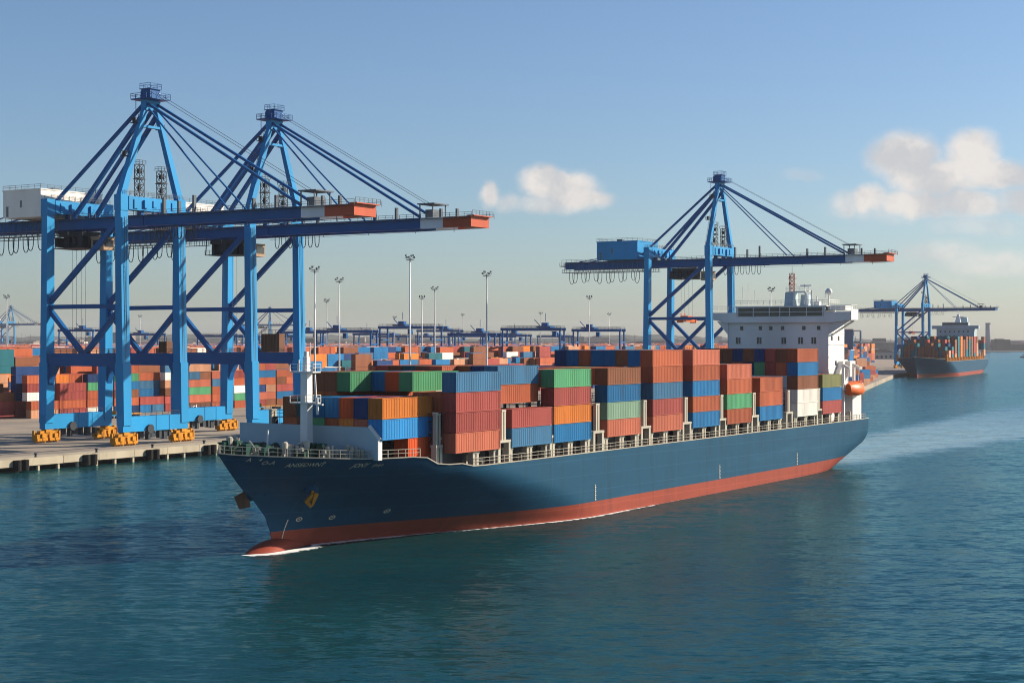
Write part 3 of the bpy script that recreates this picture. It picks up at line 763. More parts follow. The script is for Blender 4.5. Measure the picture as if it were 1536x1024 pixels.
def hull_parts(parent, sc=(1, 1, 1), zextra=0.0):
    ss = [i / 30.0 for i in range(31)]
    def strip(levels_of, name, mat):
        mb = MB(); rows = []
        ts = [(t * t * .35 + t * .65) for t in ss]
        stations = [('f', t) for t in ts] + [('a', x) for x in ([76 + 8 * i for i in range(10)] + [152 + 2.0 * i for i in range(27)] + [206.0])]
        ids = {}
        nz = None
        for side in (1, -1):
            base_ = len(mb.v)
            for (kind, val) in stations:
                lv = levels_of(val if kind == 'a' else None)
                nz = len(lv)
                for j in range(nz):
                    z = lv[j]
                    if kind == 'f':
                        sC = lerp(stem(min(z, 13.96)), 70.0, val)
                        top = deckz(sC) if lv[j] > 100 else None
                        if lv[j] > 100:      # deck edge marker: level fraction
                            fr = lv[j] - 200
                            sC = lerp(stem(lerp(ZB, 13.96, fr)), 70.0, val); z = lerp(ZB, deckz(sC), fr); 
                    else:
                        sC = val
                        if lv[j] > 100: fr = lv[j] - 200; z = lerp(ZB, deckz(sC), fr)
                    bb = halfb(sC, z) if not (kind == 'f' and val == 0) else 0.06
                    mb.v.append((side * max(bb, 0.02) * sc[0], sC * sc[1], z * sc[2]))
            n = len(stations)
            for i in range(n - 1):
                for j in range(nz - 1):
                    a = base_ + i * nz + j; c = a + nz
                    f = (a, c, c + 1, a + 1) if side > 0 else (a, a + 1, c + 1, c)
                    mb.f.append(f); mb.mi.append(0)
            ids[side] = (base_, n, nz)
        # transom between both sides
        b1, n, nz = ids[1]; b2 = ids[-1][0]
        for j in range(nz - 1):
            a = b1 + (n - 1) * nz + j; c = b2 + (n - 1) * nz + j
            mb.f.append((a, c, c + 1, a + 1)); mb.mi.append(0)
            a = b1 + j; c = b2 + j
            mb.f.append((a, a + 1, c + 1, c)); mb.mi.append(0)
        o = mb.build(name, mat, parent)
        return o, ids, mb
    low = lambda s: [lerp(min(ZB - .05, zlow(s) if s else -2.0), ZB, k / 7) for k in range(8)]
    up = lambda s: [200 + (k / 14) for k in range(15)]
    ob, _, _ = strip(low, 'boot_topping', M['boot']); smooth_auto(ob, 40)
    oh, ids, mb = strip(up, 'hull', M['hull']); smooth_auto(oh, 40)
    # deck inside the sheer line, and a pale sheer strake edge
    dk = MB(); b1, n, nz = ids[1]; b2 = ids[-1][0]
    vs = []
    for i in range(n):
        p = mb.v[b1 + i * nz + nz - 1]; q_ = mb.v[b2 + i * nz + nz - 1]
        dz = -.12
        vs += [(p[0] * .995, p[1], p[2] + dz), (q_[0] * .995, q_[1], q_[2] + dz)]
    dk.add(vs, [(2 * i, 2 * i + 1, 2 * i + 3, 2 * i + 2) for i in range(n - 1)])
    dk.build('deck', M['deck'], parent)
    ed = MB()
    for side, b0 in ((1, b1), (-1, b2)):
        for i in range(n - 1):
            p = Vector(mb.v[b0 + i * nz + nz - 1]); q_ = Vector(mb.v[b0 + (i + 1) * nz + nz - 1])
            if (q_ - p).length > .05: ed.beam(p + Vector((0, 0, .05)), q_ + Vector((0, 0, .05)), .16, .14)
    ed.build('gunwale', M['cream'], parent)
    return ob, oh

SR = -TH
ship = thing('container_ship', 'navy blue container ship under way in the foreground, laden with containers', 'ship', (BX, BY, 0), SR)
ob, oh = hull_parts(ship)
# bulb
mb = MB(); prof = []
for i in range(22):
    x = i / 21; s_ = -.2 + 15.5 * x
    rr = math.sin(min(1, x * 2.2 + .02) * math.pi / 2) ** .75
    prof.append((s_, 2.5 * rr * (1 - 1.15 * max(0, x - .28)), 2.55 * rr * (1 - .9 * max(0, x - .5))))
vs = []; fs = []
N_ = 20
for (s_, rx, rz_) in prof:
    for k in range(N_):
        a = 2 * math.pi * k / N_; cz = -1.35 + .05 * s_
        vs.append((rx * math.cos(a), s_ + .5 * max(0, -math.sin(a)), cz + rz_ * math.sin(a)))
for i in range(len(prof) - 1):
    for k in range(N_): fs.append((i * N_ + k, i * N_ + (k + 1) % N_, (i + 1) * N_ + (k + 1) % N_, (i + 1) * N_ + k))
mb.add(vs, fs); mb.build('bulbous_bow', M['boot'], ship, smooth=True)

# lettering, marks on the hull (mapped on the plating)
def hull_text(txt, s0, z0, size, side=1, slant=0.0, name='lettering', parent=oh):
    cu = bpy.data.curves.new('glyphs', 'FONT'); cu.body = txt; cu.size = size; cu.extrude = 0.0; cu.shear = slant
    cu.resolution_u = 2; cu.offset = size * .01
    tmp = bpy.data.objects.new('glyphs', cu); COL.objects.link(tmp)
    bpy.context.view_layer.update()
    me = bpy.data.meshes.new_from_object(tmp.evaluated_get(bpy.context.evaluated_depsgraph_get()))
    vs = [v.co.copy() for v in me.vertices]; fs = [tuple(p.vertices) for p in me.polygons]
    bpy.data.objects.remove(tmp); bpy.data.meshes.remove(me)
    out = []
    for v in vs:
        s_ = s0 + v.x; z_ = z0 + v.y
        out.append((side * (halfb(s_, z_) + .05), s_, z_))
    o = MB().add(out, fs).build(name, M['mark'], parent)
    return o
hull_text('A', -1.05, 12.75, .75); hull_text('4', .15, 12.75, .6); hull_text('O-A', .7, 12.25, .75)
hull_text('ANSEDWNY', 3.45, 11.85, .74); hull_text("''", 7.2, 12.0, .7)
hull_text('JONY', 11.1, 11.5, .8, slant=.3); hull_text('-Jnnys', 13.7, 11.55, .6, slant=.25)
def hull_patch(pts, name, mat, off=.05, parent=oh):
    return MB().add([(halfb(s_, z_) + off, s_, z_) for s_, z_ in pts], [tuple(range(len(pts)))]).build(name, mat, parent)
for (s_, z_) in ((10.6, 4.0), (15.6, 3.9), (23.6, 4.3)):
    mb = MB(); n = 14
    for rr0, rr1 in ((.20, .32), (.0, .08)):
        vs = []
        for k in range(n):
            a = 2 * math.pi * k / n
            for rr in (rr0, rr1): ss_ = s_ + rr * math.cos(a) * 1.5; zz = z_ + rr * math.sin(a); vs.append((halfb(ss_, zz) + .06, ss_, zz))
        mb.add(vs, [(2 * k, 2 * k + 1, (2 * k + 3) % (2 * n), (2 * k + 2) % (2 * n)) for k in range(n)])
    mb.build('thruster_mark', M['mark'], oh)
mb = MB()
for k in range(9):
    z0 = .5 + k * .4; s_ = 8.3 + .06 * k
    mb.add([(halfb(ss_, zz) + .06, ss_, zz) for ss_, zz in ((s_, z0), (s_ + .17, z0), (s_ + .21, z0 + .36), (s_ + .04, z0 + .36))], [(0, 1, 2, 3)])
mb.build('draught_mark', M['mark'], oh)
for s_ in (68, 118, 158):
    mb = MB()
    for k in range(8):
        z0 = 2.7 + k * .33; w = .28 if k % 2 else .4
        mb.add([(halfb(ss_, zz) + .05, ss_, zz) for ss_, zz in ((s_, z0), (s_ + w, z0), (s_ + w, z0 + .24), (s_, z0 + .24))], [(0, 1, 2, 3)])
    mb.build('draught_mark', M['mark'], oh)

# anchors in their pockets
def anchor(side, s_, z_, mat):
    y0 = halfb(s_, z_)
    nrm = Vector((side * .80, -.50, -.25)).normalized()
    c0 = Vector((side * y0, s_, z_)); hp = MB()
    hp.tube(c0 - nrm * 1.2 + Vector((0, 0, 1.3)), c0 + nrm * .55 + Vector((0, 0, .2)), 1.35, 18, .95)
    hp.tube(c0 + nrm * .52 + Vector((0, 0, .2)), c0 + nrm * .75 + Vector((0, 0, .15)), 1.05, 18, .75)
    po = hp.build('anchor_pocket', M['hull'], ship); smooth_auto(po, 45)
    a = MB(); p = c0 + nrm * .95 + Vector((0, 0, .1)); dn = Vector((side * -.12, .10, -1)).normalized(); sd = dn.cross(nrm).normalized()
    if sd.y > 0: sd = -sd              # sd points forward
    a.prism([p + sd * 0.074, p + dn * 1.178 + sd * 1.240, p + dn * 2.046 + sd * 0.403, p + dn * 1.612 + sd * 0.217, p + dn * 1.085 + sd * 0.527, p + dn * 0.341 - sd * 0.012], nrm * .4)
    a.prism([p - sd * 0.260, p + dn * 0.310 - sd * 0.099, p + dn * 1.550 + sd * 0.198, p + dn * 2.046 + sd * 0.403, p + dn * 1.674 - sd * 0.093, p + dn * 0.186 - sd * 0.775], nrm * .4)
    a.beam(p - dn * 0.248, p + dn * 1.240 + sd * 0.186, .3, .3)
    a.build('anchor', mat, ship)
anchor(1, 9.3, 8.2, M['anchor'])
def stbd_anchor():
    s_, z_ = 3.6, 7.9; c0 = Vector((-halfb(s_, z_), s_, z_)); hp = MB()
    hp.tube(c0 + Vector((1.0, 1.0, .8)), c0 + Vector((-.55, -.9, -.1)), 1.3, 16, .9); po = hp.build('anchor_pocket', M['hull'], ship); smooth_auto(po, 45)
    a = MB(); p = c0 + Vector((-.6, -1.0, .5)); ax = Vector((-.62, -.55, -.35)).normalized(); dn = Vector((.35, .1, -1)).normalized()
    a.prism([p, p + ax * 1.5 + dn * .15, p + ax * 1.35 + dn * 2.0, p - ax * .1 + dn * 2.3, p - ax * .3 + dn * .9], Vector((.25, -.45, 0)))
    a.beam(p - ax * .8, p + ax * .9 + dn * .6, .35, .35); a.build('anchor', M['anchord'], ship)
stbd_anchor()

# forecastle: breakwater, foremast, rails, winches and bitts
mb = MB(); zt = 16.95
prof = [(-11.4, 12.5), (13.2, 12.45), (13.2, 15.1), (11.4, zt), (-11.4, zt + .1)]
mb.prism([(x, 13.3, z) for x, z in prof], (0, .3, 0))
bw = mb.build('breakwater', M['grey'], ship)
mb = MB()
mb.beam((13.3, 13.55, 12.45), (13.3, 13.55, 15.1), .25, .9); mb.beam((13.3, 13.55, 15.1), (11.45, 13.55, zt + .05), .25, .9)
mb.build('edge_plate', M['white'], bw)
mb = MB()
for k in range(8): x = -10.5 + k * 3.1; mb.prism([(x, 13.6, 12.5), (x, 14.1, 12.5), (x, 13.6, 16.4)], (.2, 0, 0))
mb.build('stiffener', M['grey'], bw)
fmst = MB()
fmst.leg((2.4, 11.3, 12.5), (1.25, 1.25), (2.4, 11.3, 24.4), (1.15, 1.15)); fmst.leg((2.4, 11.3, 24.4), (.8, .8), (2.4, 11.3, 26.6), (.7, .7))
fmo = fmst.build('foremast', M['white'], ship)
mb = MB()
for z in (24.4, 20.1): mb.box(.2, 4.2, 10.4, 12.2, z, z + .18); mb.rail([(.2, 10.4, z + .18), (4.2, 10.4, z + .18), (4.2, 12.2, z + .18)], 1.0, 1.0, .05)
mb.tube((3.4, 10.9, 24.5), (3.4, 10.9, 28.6), .08, 6); mb.tube((1.3, 11, 24.5), (1.3, 11, 26.2), .1, 6); mb.cbox((2.4, 11.3, 27), (.5, .5, .7))
mb.box(4.2, 5.4, 11.0, 11.3, 19.9, 20.1); mb.tube((4.4, 11, 20), (4.1, 11, 24.2), .14, 6); mb.tube((4.5, 11, 21), (4.6, 11, 18.6), .18, 6)
mb.build('platform', M['white'], fmo)
mb = MB().tube((-.3, 6.0, 12.7), (-.1, 6.0, 16.6), .13, 8); mb.build('bow_staff', M['white'], ship)
# rail round the bow
mb = MB(); pts = []
for s_ in [-4.1, -3.6, -2.8, -1.6, 0, 2, 4, 6.5, 9, 11.5, 14, 17, 20.5]:
    pts.append((max(.1, halfb(s_, deckz(s_)) - .25), s_, deckz(s_)))
mb.rail([p for p in pts], 1.15, 1.1, .055); mb.build('bow_rail', M['cream'], ship); mb = MB(); mb.rail([(-p[0], p[1], p[2]) for p in pts], 1.15, 1.1, .055)
mb.build('bow_rail', M['cream'], ship)
rw = random.Random(11)
for (x, y) in ((1.7, 2.6), (-2.6, 2.6), (4.4, 6.0), (-5.2, 6.0), (5.2, 9.0), (-1.2, 7.6)):
    mb = MB(); mb.tube((x - 1.1, y, 13.75), (x + 1.1, y, 13.75), .75, 12); mb.tube((x - 1.15, y, 13.75), (x - 1.0, y, 13.75), 1.05, 12); mb.tube((x + 1.0, y, 13.75), (x + 1.15, y, 13.75), 1.05, 12)
    mb.box(x - 1.5, x + 1.5, y - .8, y + .8, 12.6, 13.1); mb.cbox((x + 1.7, y, 13.3), (.7, .8, 1.0)); mb.build('mooring_winch', M['green'], ship)
for k in range(84):
    s_ = rw.uniform(-3.4, 12.2); lim = halfb(s_, 12.8) - .8; x = rw.uniform(.5, 1.0) * lim * (1 if rw.random() < .8 else -1)
    h = rw.uniform(.9, 2.6); mb = MB(); q = k % 4
    z0 = deckz(s_) - .1
    if q == 0: mb.tube((x, s_, z0), (x, s_, z0 + h * .7), .26, 8); mb.tube((x, s_ + .9, z0), (x, s_ + .9, z0 + h * .7), .26, 8); mb.box(x - .3, x + .3, s_ - .4, s_ + 1.3, z0, z0 + .2); nm, mt = 'bitts', M['cream']
    elif q == 1: mb.lathe((x, s_, z0), [(.2, 0), (.2, h * .6), (.42, h * .62), (.42, h), (.2, h + .15)], 10); nm, mt = 'ventilator', M['cream']
    elif q == 2: mb.box(x - .45, x + .45, s_ - .5, s_ + .5, z0, z0 + h * .75); mb.box(x - .55, x + .55, s_ - .6, s_ + .6, z0 + h * .75, z0 + h * .85); nm, mt = 'deck_locker', M['green']
    else: mb.tube((x, s_, z0), (x, s_, z0 + h), .09, 6); mb.beam((x, s_, z0 + h), (x + .5, s_ + .3, z0 + h * .6), .1); mb.box(x - .3, x + .3, s_ - .3, s_ + .3, z0, z0 + .5); nm, mt = 'fairlead_post', M['cream']
    mb.build(nm, mt, ship)

# ------------------------------------------------------------------ bays of containers on the ship
CB = 12.75
BAYS = [  # start s, outer lateral, row list: (number of tiers, shift)  rows counted from the near side
    (13.7, 13.7), (26.6, 17.3), (42.0, 17.3), (54.9, 17.3), (72.9, 17.3), (89.9, 17.3), (106.5, 17.3), (122.1, 17.3), (138.4, 17.3), (159.0, 17.3), (174.0, 17.3)]
ROWS = [[3] * 7, [4, 3, 3, 4, 4, 4, 4, 4, 4], [2, 4, 4, 4, 4, 4, 4, 4, 4, 3, 3, 3], [4] * 10, [4] * 10, [5] * 8 + [4, 4], [5] * 8 + [4] * 2, [4] * 9, [3] * 8, [5] * 9, [3, 3, 3]]
SHIFT = {(1, k): -5.0 for k in range(6, 12)}
SHIFT.update({(2, k): -4.0 for k in range(4, 12)})
OUTER = [['bright orange', 'bright blue', 'orange'], ['salmon', 'brick', 'brick', 'steel blue'], ['steel blue', 'brick'], ['blue', 'orange', 'brick', 'green'], ['salmon', 'pale green', 'blue', 'brown'],
         ['salmon', 'brick', 'steel blue', 'rust', 'rust'], ['blue', 'rust', 'blue', 'rust', 'salmon'], ['rust', 'green', 'rust', 'salmon'], ['blue', 'rust', 'rust'], ['white', 'white', 'brown', 'blue', 'rust'], ['brick', 'blue', 'olive']]
INNER = {0: ['navy', 'bright orange', 'blue', 'blue', 'teal', 'brown', 'brown', 'brick', 'blue', 'rust'],
         1: ['rust', 'rust', 'green', 'bright orange', 'blue', 'green', 'brown', 'brown', 'rust', 'navy', 'brick'],
         2: ['steel blue', 'navy', 'brown', 'salmon', 'brown', 'teal', 'brown', 'brick', 'rust', 'brown', 'navy'],
         5: ['blue', 'brown', 'blue', 'blue', 'rust', 'blue', 'navy'], 9: ['brown', 'brick', 'navy', 'brown', 'navy', 'brown', 'brown', 'navy']}
pal = ['rust', 'rust', 'brick', 'blue', 'navy', 'brown', 'steel blue', 'green', 'salmon', 'orange', 'teal']
rc = random.Random(21)
SHIPLOC = Vector((BX, BY, 0))
def ship_world(x, y, z): return (BX + x * VX + y * UX, BY + x * VY + y * UY, z)
n_ship = 0
for bi, (s0, ol) in enumerate(BAYS):
    rows = ROWS[bi]
    for k, nt_ in enumerate(rows):
        for ti in range(nt_):
            prev = ROWS[bi - 1][k] if bi > 0 and k < len(ROWS[bi - 1]) else 0
            if bi == 0: prev = 0
            side = rows[k - 1] if k > 0 else 0
            show = k == 0 or ti == nt_ - 1 or (ti >= prev and bi > 0) or (bi == 0 and (ti > 0)) or ti >= side
            if not show: continue
            if k == 0: col = OUTER[bi][ti]
            elif ti == nt_ - 1 and bi in INNER and k - 1 < len(INNER[bi]): col = INNER[bi][k - 1]
            else: col = rc.choice(pal)
            if bi == 2 and k == 1: col = ['rust', 'olive', 'rust', 'steel blue'][ti]
            nm = '40'; L = 12.19; ys = s0 + SHIFT.get((bi, k), 0.0)
            if bi == 0 and ti == 0:
                nm = '20'; yc = s0 + 12.19 - 3.03
            else: yc = ys + L / 2
            x = ol - 1.22 - 2.5 * k; z = CB - (.5 if bi == 0 else 0) + TIER * ti + (.7 if bi == 2 and k else 0)
            jx = rc.uniform(-.03, .03)
            tw = 'top tier' if ti == nt_ - 1 else ORD[ti] + ' tier up'
            rwd = 'outermost row' if k == 0 else ORD[k] + ' row in'
            lab = '%s container, %s, %s, %s bay from the ship bow' % (COLNAME.get(col, col), tw, rwd, ORD[bi])
            container(col, ship_world(x + jx, yc + rc.uniform(-.04, .04), z), SR, lab, 'containers stacked on the moving ship', nm); n_ship += 1

# hatch covers and coaming below the stacks, pedestals, lashing bridges, deck rails
for bi, (s0, ol) in enumerate(BAYS):
    hwid = 14.4 if bi else 10.4
    mb = MB(); mb.box(-hwid, hwid - (0 if bi else 0), s0 - .2, s0 + 12.4, 10.55 if bi else 11.9, CB - (.55 if bi == 0 else .08)); mb.build('hatch_cover', M['dark'], ship)
    if bi:
        for f in (.02, .5, .97):
            for sx in (1, -1):
                mb = MB(); yc = s0 + 12.19 * f
                if bi == 1 and f < .1: continue
                mb.box(sx * 16.4 - .42, sx * 16.4 + .42, yc - .85, yc - .2, 10.5, CB - .02); mb.box(sx * 16.4 - .42, sx * 16.4 + .42, yc + .15, yc + .75, 10.5, CB - .02)
                mb.box(sx * 16.4 - .5, sx * 16.4 + .5, yc - .95, yc + .85, CB - .35, CB - .04)
                mb.build('pedestal', M['cream'], ship)
gaps = [25.1, 40.2, 54.55, 70.0, 87.5, 104.3, 120.4, 136.3, 154.8, 172.6]
for gi, yc in enumerate(gaps):
    xo = 15.0 if gi == 0 else 16.7
    mb = MB()
    for k in range(12):
        x = -14.4 + k * 2.62; mb.box(x - .15, x + .15, yc - .3, yc + .3, 10.5, 17.4)
        if k < 11: mb.beam((x, yc, 12.0), (x + 2.6, yc, 15.2), .1)
    for z in (13.7, 15.6, 17.4): mb.box(-xo, xo, yc - .35, yc + .35, z - .12, z)
    mb.rail([(-xo, yc - .3, 17.4), (xo, yc - .3, 17.4)], 1.0, 2.6, .05)
    lb = mb.build('lashing_bridge', M['dark'], ship)
    wd = .45 if gi in (0, 2) else 1.5
    for x in (xo, -xo):
        mb = MB()
        for e in (-1, 1): mb.box(x - .45, x + .45, yc + e * wd - .32, yc + e * wd + .32, 10.5, 13.6)
        mb.box(x - .5, x + .5, yc - wd - .4, yc + wd + .4, 13.6, 14.0)
        for e in (-.38, .38): mb.box(x - .28, x + .28, yc + e - .22, yc + e + .22, 14.0, 18.2)
        mb.box(x - .32, x + .32, yc - .62, yc + .62, 18.2, 18.5)
        mb.build('post', M['cream'], lb)
mb = MB(); pts = [(halfb(s_, deckz(s_)) - .3, s_, deckz(s_) + .02) for s_ in [32 + 6 * i for i in range(29)]] + [(16.3, 205.4, 10.62)]
mb.rail(pts, 1.1, 1.7, .038); mb.build('deck_rail', M['cream'], ship); mb = MB(); mb.rail([(-p[0], p[1], p[2]) for p in pts], 1.1, 3.0, .05)
mb.rail([(16.3, 205.4, 10.62), (-16.3, 205.4, 10.62)], 1.1, 1.5, .05)
mb.build('deck_rail', M['cream'], ship)
for i in range(42):
    y = 33 + i * 3.8
    mb = MB(); x = 15.0 + random.uniform(-.4, .5); h = random.uniform(.7, 1.6); mb.tube((x, y, 10.5), (x, y, 10.5 + h), .22, 8); mb.tube((x, y, 10.5 + h), (x, y, 10.7 + h), .36, 8); mb.box(x - .3, x + .3, y - .6, y - .2, 10.5, 10.5 + h * .6); mb.box(x - .1, x + .1, y - .3, y, 10.6, 10.8)
    mb.build('deck_vent', M['cream'], ship)
for i in range(11):
    y = 194.5 + i * 1.05; h = random.uniform(2.0, 3.4); mb = MB(); x = 16.2 - .012 * i * i
    mb.box(x - .18, x + .18, y - .18, y + .18, 10.6, 10.6 + h); mb.beam((x, y, 10.6 + h), (x - 1.6, y + random.uniform(-.4, .6), 10.6 + h * random.uniform(.4, 1)), .2); mb.build('stern_stanchion', M['cream'], ship)

# superstructure
YH = 187.3
sup = MB(); hl, hr = -11.0, 13.7
sup.box(hl, hr, YH, YH + 10.5, 10.5, 33.1)
sup.box(hl + .8, hr - .6, YH + 10.5, YH + 14.5, 10.5, 24.5)
for z in (13.5, 16.4, 19.3, 22.2, 25.1, 28.0, 30.6): sup.box(hr, hr + .1, YH, YH + 10.4, z, z + .14)
sh = sup.build('superstructure', M['white'], ship)
for x in (-7.6, -2.9, -.3, 2.6, 7.8, 11.4):
    MB().box(x - .38, x + .38, YH - .07, YH, 31.4, 32.3).build('window', M['glass'], sh)
for x in (-8.5, -3.2, 2.9, 7.0, 10.2):
    mb = MB(); mb.box(x - .55, x - .1, YH - .07, YH, 28.2, 29.7); mb.box(x + .1, x + .55, YH - .07, YH, 28.2, 29.7); mb.build('window', M['glass'], sh)
for z in (29.0, 23.3):
    for y in ((2.2, 6.6) if z > 25 else (4.8,)): MB().box(hr, hr + .12, YH + y - .35, YH + y + .35, z, z + 1.0).build('window', M['glass'], sh)
mb = MB()
wl_, wr_ = -14.6, 19.4
mb.prism([(hl, YH - .9, 33.1), (hr, YH - .9, 33.1), (hr + 1.2, YH - .9, 33.1), (wr_, YH - .9, 33.6), (wr_, YH - .9, 35.5), (13.1, YH - .9, 35.5), (12.9, YH - .9, 34.35), (-8.5, YH - .9, 34.35), (-8.7, YH - .9, 35.5), (wl_, YH - .9, 35.5), (wl_, YH - .9, 33.9)], (0, 4.6, 0))
bg_ = mb.build('bridge_wing', M['white'], ship)
mb = MB()
for x0, x1, z0 in ((hr, wr_ - .6, 30.3), (hl, wl_ + .8, 30.3)):
    mb = MB(); mb.prism([(x0, YH - .2, z0), (x0, YH - .2, 33.1), (x1, YH - .2, 33.5)], (0, .35, 0)); mb.build('bracket', M['white'], bg_)
    MB().beam((x0, YH + 2.6, z0), (x1, YH + 2.6, 33.5), .4).build('bracket', M['white'], bg_)
mb = MB(); mb.rail([(wl_, YH - .8, 35.9), (-9.3, YH - .8, 35.9)], 1.1, 1.2, .05); mb.rail([(14.5, YH - .8, 35.9), (wr_, YH - .8, 35.9), (wr_, YH + 3.6, 35.9)], 1.1, 1.2, .05)
mb.build('wing_rail', M['white'], bg_); MB().box(wr_ - .08, wr_ + .05, YH - .9, YH + 3.7, 33.7, 36.1).build('bulwark', M['white'], bg_)
wh = MB(); wh.box(-8.9, 13.2, YH - .6, YH + 6.2, 34.36, 36.75); wh.box(-9.0, 13.5, YH - .65, YH + 6.6, 36.75, 36.95)
wh.box(13.2, 17.5, YH + .6, YH + 5.5, 35.9, 36.9)
who = wh.build('wheelhouse', M['white'], ship)
mb = MB(); mb.box(-8.3, 12.7, YH - .68, YH - .6, 34.6, 36.6); mb.box(13.2, 13.27, YH - .4, YH + 5.6, 35.7, 36.7); win = mb.build('window', M['glass'], who)
mb = MB()
for x in (-8.25, -4.4, -.4, 2.2, 4.6, 8.7, 12.6): mb.box(x - .08, x + .08, YH - .74, YH - .68, 34.55, 36.65)
mb.box(-8.3, 12.7, YH - .76, YH - .69, 35.5, 35.62); mb.build('mullion', M['white'], win)
mb = MB(); mb.rail([(-9, YH - .7, 37.25), (14, YH - .7, 37.25), (14, YH + 6.4, 37.25)], 1.0, 1.4, .045)
for x, h in ((-8.2, 4.4), (-6.8, 5.2), (-5.2, 3.6), (-3, 2.2), (12.2, 3.2), (8.2, 2.6)): mb.tube((x, YH + 2, 37.2), (x, YH + 2, 37.2 + h), .07, 5)
mb.tube((12.7, YH + 3, 36.9), (12.7, YH + 3, 39.6), .16, 6); mb.build('aerial', M['white'], who)
mb = MB(); mb.lathe((12.7, YH + 3, 39.4), [(.3, 0), (.75, .4), (.8, .9), (.55, 1.4), (.15, 1.6)], 12); mb.build('radome', M['white'], who, smooth=True)
mb = MB(); mb.leg((3.2, YH + 4, 36.9), (2.6, 2.6), (3.2, YH + 4, 40.2), (2.2, 2.2)); mb.leg((6.6, YH + 4.4, 36.9), (2.0, 2.4), (6.6, YH + 4.4, 39.6), (1.6, 2.0))
rm = mb.build('radar_mast', M['grey'], ship)
mb = MB()
for a, c in (((4.6, 37.0), (4.8, 40.2)), ((7.8, 37.0), (7.4, 40.2)), ((4.8, 40.2), (7.4, 40.2))): mb.beam((a[0], YH + 2.0, a[1]), (c[0], YH + 2.0, c[1]), .4)
mb.box(2.4, 8.0, YH + 2.6, YH + 5.2, 40.3, 40.45); mb.rail([(2.4, YH + 2.6, 40.45), (8.0, YH + 2.6, 40.45)], .9, 1.1, .045); mb.tube((6.9, YH + 3, 40.4), (6.9, YH + 3, 42.0), .2, 8); mb.beam((5.8, YH + 3, 41.7), (8.6, YH + 3, 41.7), .28)
mb.tube((8.6, YH + 3, 36.9), (8.6, YH + 3, 40.6), .28, 8); mb.tube((9.6, YH + 3.5, 36.9), (9.6, YH + 3.5, 39.2), .2, 8); mb.box(9.0, 10.4, YH + 3, YH + 4.2, 36.95, 38)
mb.build('platform', M['white'], rm)
mb = MB(); lattice(mb, 3.6, YH + 3.4, 40.4, 44.6, .9, 5, .05); mb.tube((3.6, YH + 3.4, 44.6), (3.6, YH + 3.4, 46.2), .05, 5)
for z in (42, 43.4): mb.beam((2.6, YH + 3.4, z), (4.8, YH + 3.4, z), .1); mb.cbox((3.0, YH + 3.4, z + .3), (.3, .3, .5))
mb.build('lattice', M['boot'], rm)
fn = MB(); fn.prism([(-4, YH + 15, 10.5), (5, YH + 15, 10.5), (5, YH + 15, 30.5), (-4, YH + 15, 30.5)], (0, 5, 0))
for x in (-2, 0, 2.5): fn.tube((x, YH + 17, 30.5), (x, YH + 17, 32.6), .5, 8)
fn.build('funnel', M['white'], ship)
# boat deck, davits and stairs aft of the house on the near side
mb = MB(); mb.box(11.5, 16.8, YH + 1.5, YH + 15.5, 17.6, 17.9); mb.box(13.8, 16.6, YH + 8, YH + 14, 10.5, 17.6); mb.box(11, 15.0, YH + 11, YH + 14.5, 20.5, 24.2)
for y in (YH + 2.6, YH + 9.6): mb.box(15.9, 16.5, y, y + .6, 10.5, 23.6); mb.beam((16.2, y + .3, 23.4), (17.7, y + .3, 22.6), .45); mb.beam((17.5, y + .3, 22.6), (17.3, y + .3, 19), .1)
mb.prism([(13.9, YH + 1.5, 19), (13.9, YH + 6.5, 24.2), (13.9, YH + 7.6, 24.2), (13.9, YH + 2.6, 19)], (1.1, 0, 0))
mb.rail([(16.7, YH + 1.5, 17.9), (16.7, YH + 15, 17.9)], 1.1, 1.3, .05)
mb.build('davit_deck', M['white'], ship)
lbp = ship_world(17.4, YH + 7.2, 16.1)
lf = thing('lifeboat', 'orange enclosed lifeboat hung in davits beside the white superstructure', 'lifeboat', lbp, SR)
prof = []
for i in range(13):
    x = i / 12; y = -4.0 + 8.0 * x; w = 1.5 * math.sin(math.pi * min(1, max(0, .06 + .88 * x))) ** .5
    prof.append((y, w))
vs = []; fs = []
for (y, w) in prof:
    for (a, z) in ((-.05, 0), (.7, .35), (1.0, 1.2), (.92, 1.7), (.75, 2.5), (.3, 2.9), (-.3, 2.9), (-.75, 2.5), (-.92, 1.7), (-1.0, 1.2), (-.7, .35)): vs.append((w * a * 1.25, y * 1.1, z * 1.15 + .35 * abs(y / 4) ** 2 * (1 if z < 1 else -1)))
nn = 11
for i in range(12):
    for k in range(nn): fs.append((i * nn + k, (i + 1) * nn + k, (i + 1) * nn + (k + 1) % nn, i * nn + (k + 1) % nn))
fs += [tuple(range(nn)), tuple(range(13 * nn - 1, 12 * nn - 1, -1))]
lh = MB().add(vs, fs).build('hull', M['lifeboat'], lf); smooth_auto(lh, 45)
mb = MB(); mb.box(-.8, .8, 1.2, 2.8, 2.6, 3.5); mb.build('cockpit', M['lifeboat'], lf)
mb = MB(); mb.box(.8, .84, 1.4, 2.6, 2.9, 3.3); mb.box(-.5, .5, 2.8, 2.84, 2.9, 3.3); mb.build('window', M['glass'], lf)

